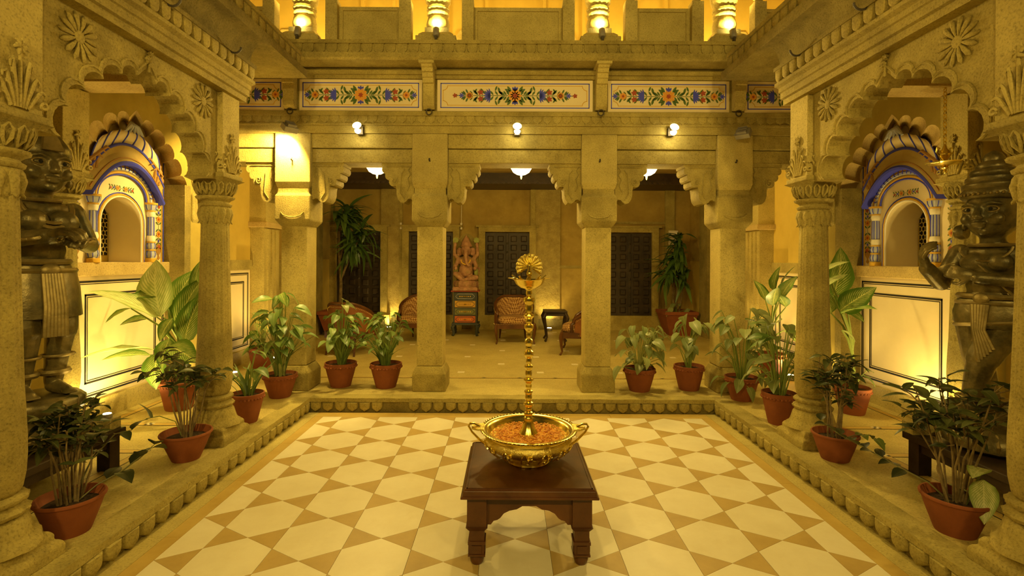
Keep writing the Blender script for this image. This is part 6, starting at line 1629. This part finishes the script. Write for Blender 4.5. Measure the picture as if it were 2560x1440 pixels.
t, z = potted(-1.97, 5.93, .183, .28, .112, 'terracotta pot of arching stems in the left bay next to the corner pillar')
leafy(t, z, 52, .26, .64, .28, 'arrow', .82, 71, droop=.35); leafy(t, z, 3, .66, .80, .08, 'pale', 1.0, 72); straps(t, z, 16, .42, .3, 73)
t, z = potted(-1.43, 5.90, .183, .28, .112, 'terracotta pot of arching green stems beside the pillar left of the brass lamp')
leafy(t, z, 50, .22, .62, .27, 'arrow', .75, 81, droop=.35); straps(t, z, 26, .45, .35, 82)
# ---- right side, far to near
t, z = potted(1.51, 5.80, .180, .26, .112, 'terracotta pot of pale heart leaves beside the pillar before the studded armchair')
leafy(t, z, 42, .12, .58, .28, 'pale', .95, 91, 'stem_pale', droop=.45); leafy(t, z, 4, .0, .12, .40, 'pale', .9, 92, droop=.8)
t, z = potted(2.10, 5.86, .170, .28, .110, 'terracotta pot of sparse pale leaves next to the right corner pillar')
leafy(t, z, 22, .18, .60, .25, 'pale', 1.05, 101, 'stem_green', droop=.4)
t, z = potted(2.52, 5.44, .175, .25, .105, 'terracotta pot of drooping pale leaves at the foot of the right corner pillar')
leafy(t, z, 42, .12, .80, .30, 'pale', 1.0, 111, 'stem_green', droop=.5); leafy(t, z, 5, -.06, .06, .30, 'pale', 1.0, 112, droop=.9)
t, z = potted(2.50, 4.65, .150, .29, .090, 'terracotta pot with scalloped band beside the stained right column')
leafy(t, z, 34, .12, .70, .23, 'pale', .95, 121, 'stem_green', droop=.4); leafy(t, z, 8, .3, .7, .22, 'arrow', .9, 122)
t, z = potted(3.42, 6.55, .175, .30, .11, 'terracotta pot with yellow-green dumb cane far behind the right step')
cane(t, z, [(200,60,.30,.75,'dumb',0,0,1.0), (250,50,.30,.8,'dumb',20,0,.9), (300,60,.32,.85,'dumb',-20,0,1.0), (-20,40,.30,.8,'dumb',0,1,.9), (230,10,.26,.7,'dumb',0,1,.6), (290,-5,.26,.7,'dumb',0,2,.5), (170,20,.25,.65,'dumb',0,1,.6), (265,75,.4,.75,'dumb',30,0,1.0), (330,70,.4,.8,'dumb',0,0,1.0)], 131, .40)
t, z = potted(2.48, 3.82, .160, .20, .092, 'terracotta bowl with grey-green shrub in front of the stained right column', 'bowl')
shrub(t, z, 12, .62, .18, 165, 'shrub_big', .8, 141, .40)
tendril(t, [(.05,0,z),(.12,-.06,z+.05),(.18,-.12,z+.07),(.24,-.15,z+.03)], 'arrow', 5, .5, 142)
t, z = potted(3.40, 4.98, .162, .26, .105, 'terracotta pot with tall upright dumb cane leaf before the right painted dado')
cane2(t, z, .50, DUMB_R, .018)
leafy(t, z, 6, .05, .2, .2, 'arrow', .8, 152)
t, z = potted(2.487, 2.80, .162, .205, .092, 'wide terracotta bowl with dark woody shrub beside the nearest right column', 'bowl')
shrub(t, z, 14, .64, .22, 150, 'shrub_big', .85, 161, .5, lean=(-.02,.03))
tendril(t, [(-.02,0,z),(-.10,.06,z+.09),(-.20,.16,z+.14),(-.30,.28,z+.20),(-.38,.40,z+.24),(-.44,.50,z+.30)], 'dark', 14, .85, 162)
for (p, d, sc) in (((.10,-.06,z+.22),(-.75,-.5,.05),.42), ((.10,-.06,z+.16),(-.45,-.5,-.75),.52), ((.08,-.03,z+.05),(-.5,.2,.3),.28)):
    add_stem(t, [(.04,-.02,z), (.07,-.04,z+.12), p], .005); add_leaf(t, 'dumb_pale', p, d, sc, random.Random(5), v=0)
for k in range(6): add_leaf(t, 'dark', (-.10+.04*k, .05*(k % 3), z+.42+.03*(k % 2)), (math.cos(k*1.1+2), math.sin(k*1.1+2), .2), 1.3, random.Random(k), v=0)
# ---- dracaenas in the hall
def square_pot(t, a0, a1, h):
    put(MB().sq([(a0,0),(a1*.95,h*.86),(a1*1.0,h*.87),(a1,h),(a1*.9,h),(a1*.88,h*.85),(.01,h*.85)]), 'planter', 'terracotta', t, world=False, smooth=0)
    put(MB().frust(0,0,h*.84,h*.87,a1*.88,a1*.86), 'soil', 'soil', t, world=False, smooth=0)
def drac(x, y_, h, trunks, label, seed, nleaf, sc, rz=0.0):
    t = thing('dracaena', (x, y_, HS), label, 'potted plant'); square_pot(t, .20, .33, h); rnd = random.Random(seed)
    for pts, rr in trunks:
        put(MB().tube(pts, [rr, rr*.9, rr*.8, rr*.7][:len(pts)] + [rr*.7]*max(0, len(pts)-4), 8), 'trunk', 'bark', t, world=False)
        e = Vector(pts[-1])
        for i in range(nleaf):
            a = rnd.uniform(0, 2*PI); el = rnd.uniform(-.45, 1.25)
            add_leaf(t, 'drac', e+Vector((0,0,rnd.uniform(-.22,.10))), (math.cos(a), math.sin(a), el), sc*rnd.uniform(.75,1.15), rnd, rnd.uniform(-.3,.3))
    return t
drac(3.40, 10.20, .48, [([(-.05,0,.40),(-.08,0,.9),(-.05,0,1.35),(.02,0,1.62)], .025), ([(.05,.02,.40),(.12,0,.9),(.16,-.03,1.20)], .02), ([(-.05,0,.9),(-.12,-.05,1.15),(-.16,-.05,1.3)], .018), ([(0,.05,.4),(.05,.05,1.2),(.06,.05,1.9)], .02)], 'leafy dracaena in a square terracotta planter by the small white notice', 201, 34, .95)
leafy(bpy.data.objects['dracaena'], .44, 7, .02, .20, .28, 'pale', .95, 221, droop=.5)
t = drac(-3.33, 9.95, .48, [([(0,0,.40),(.02,0,1.0),(-.02,0,1.6),(-.05,0,2.30)], .035), ([(.02,0,1.1),(.18,-.05,1.45),(.30,-.08,1.75)], .022), ([(0,0,1.5),(.10,-.05,1.8),(.16,-.05,2.40)], .02), ([(-.02,0,1.7),(.02,-.1,2.0),(.10,-.15,2.3)], .02), ([(.2,-.05,1.5),(.36,-.1,1.8),(.46,-.1,2.0)], .018)], 'tall branching dracaena in a square planter behind the leather armchair', 211, 28, 1.05)
for a in range(7): add_leaf(t, 'drac', (.05*a,-.05,1.85+.05*(a % 3)), (math.cos(a), -.4, -.6), 1.2, random.Random(a))
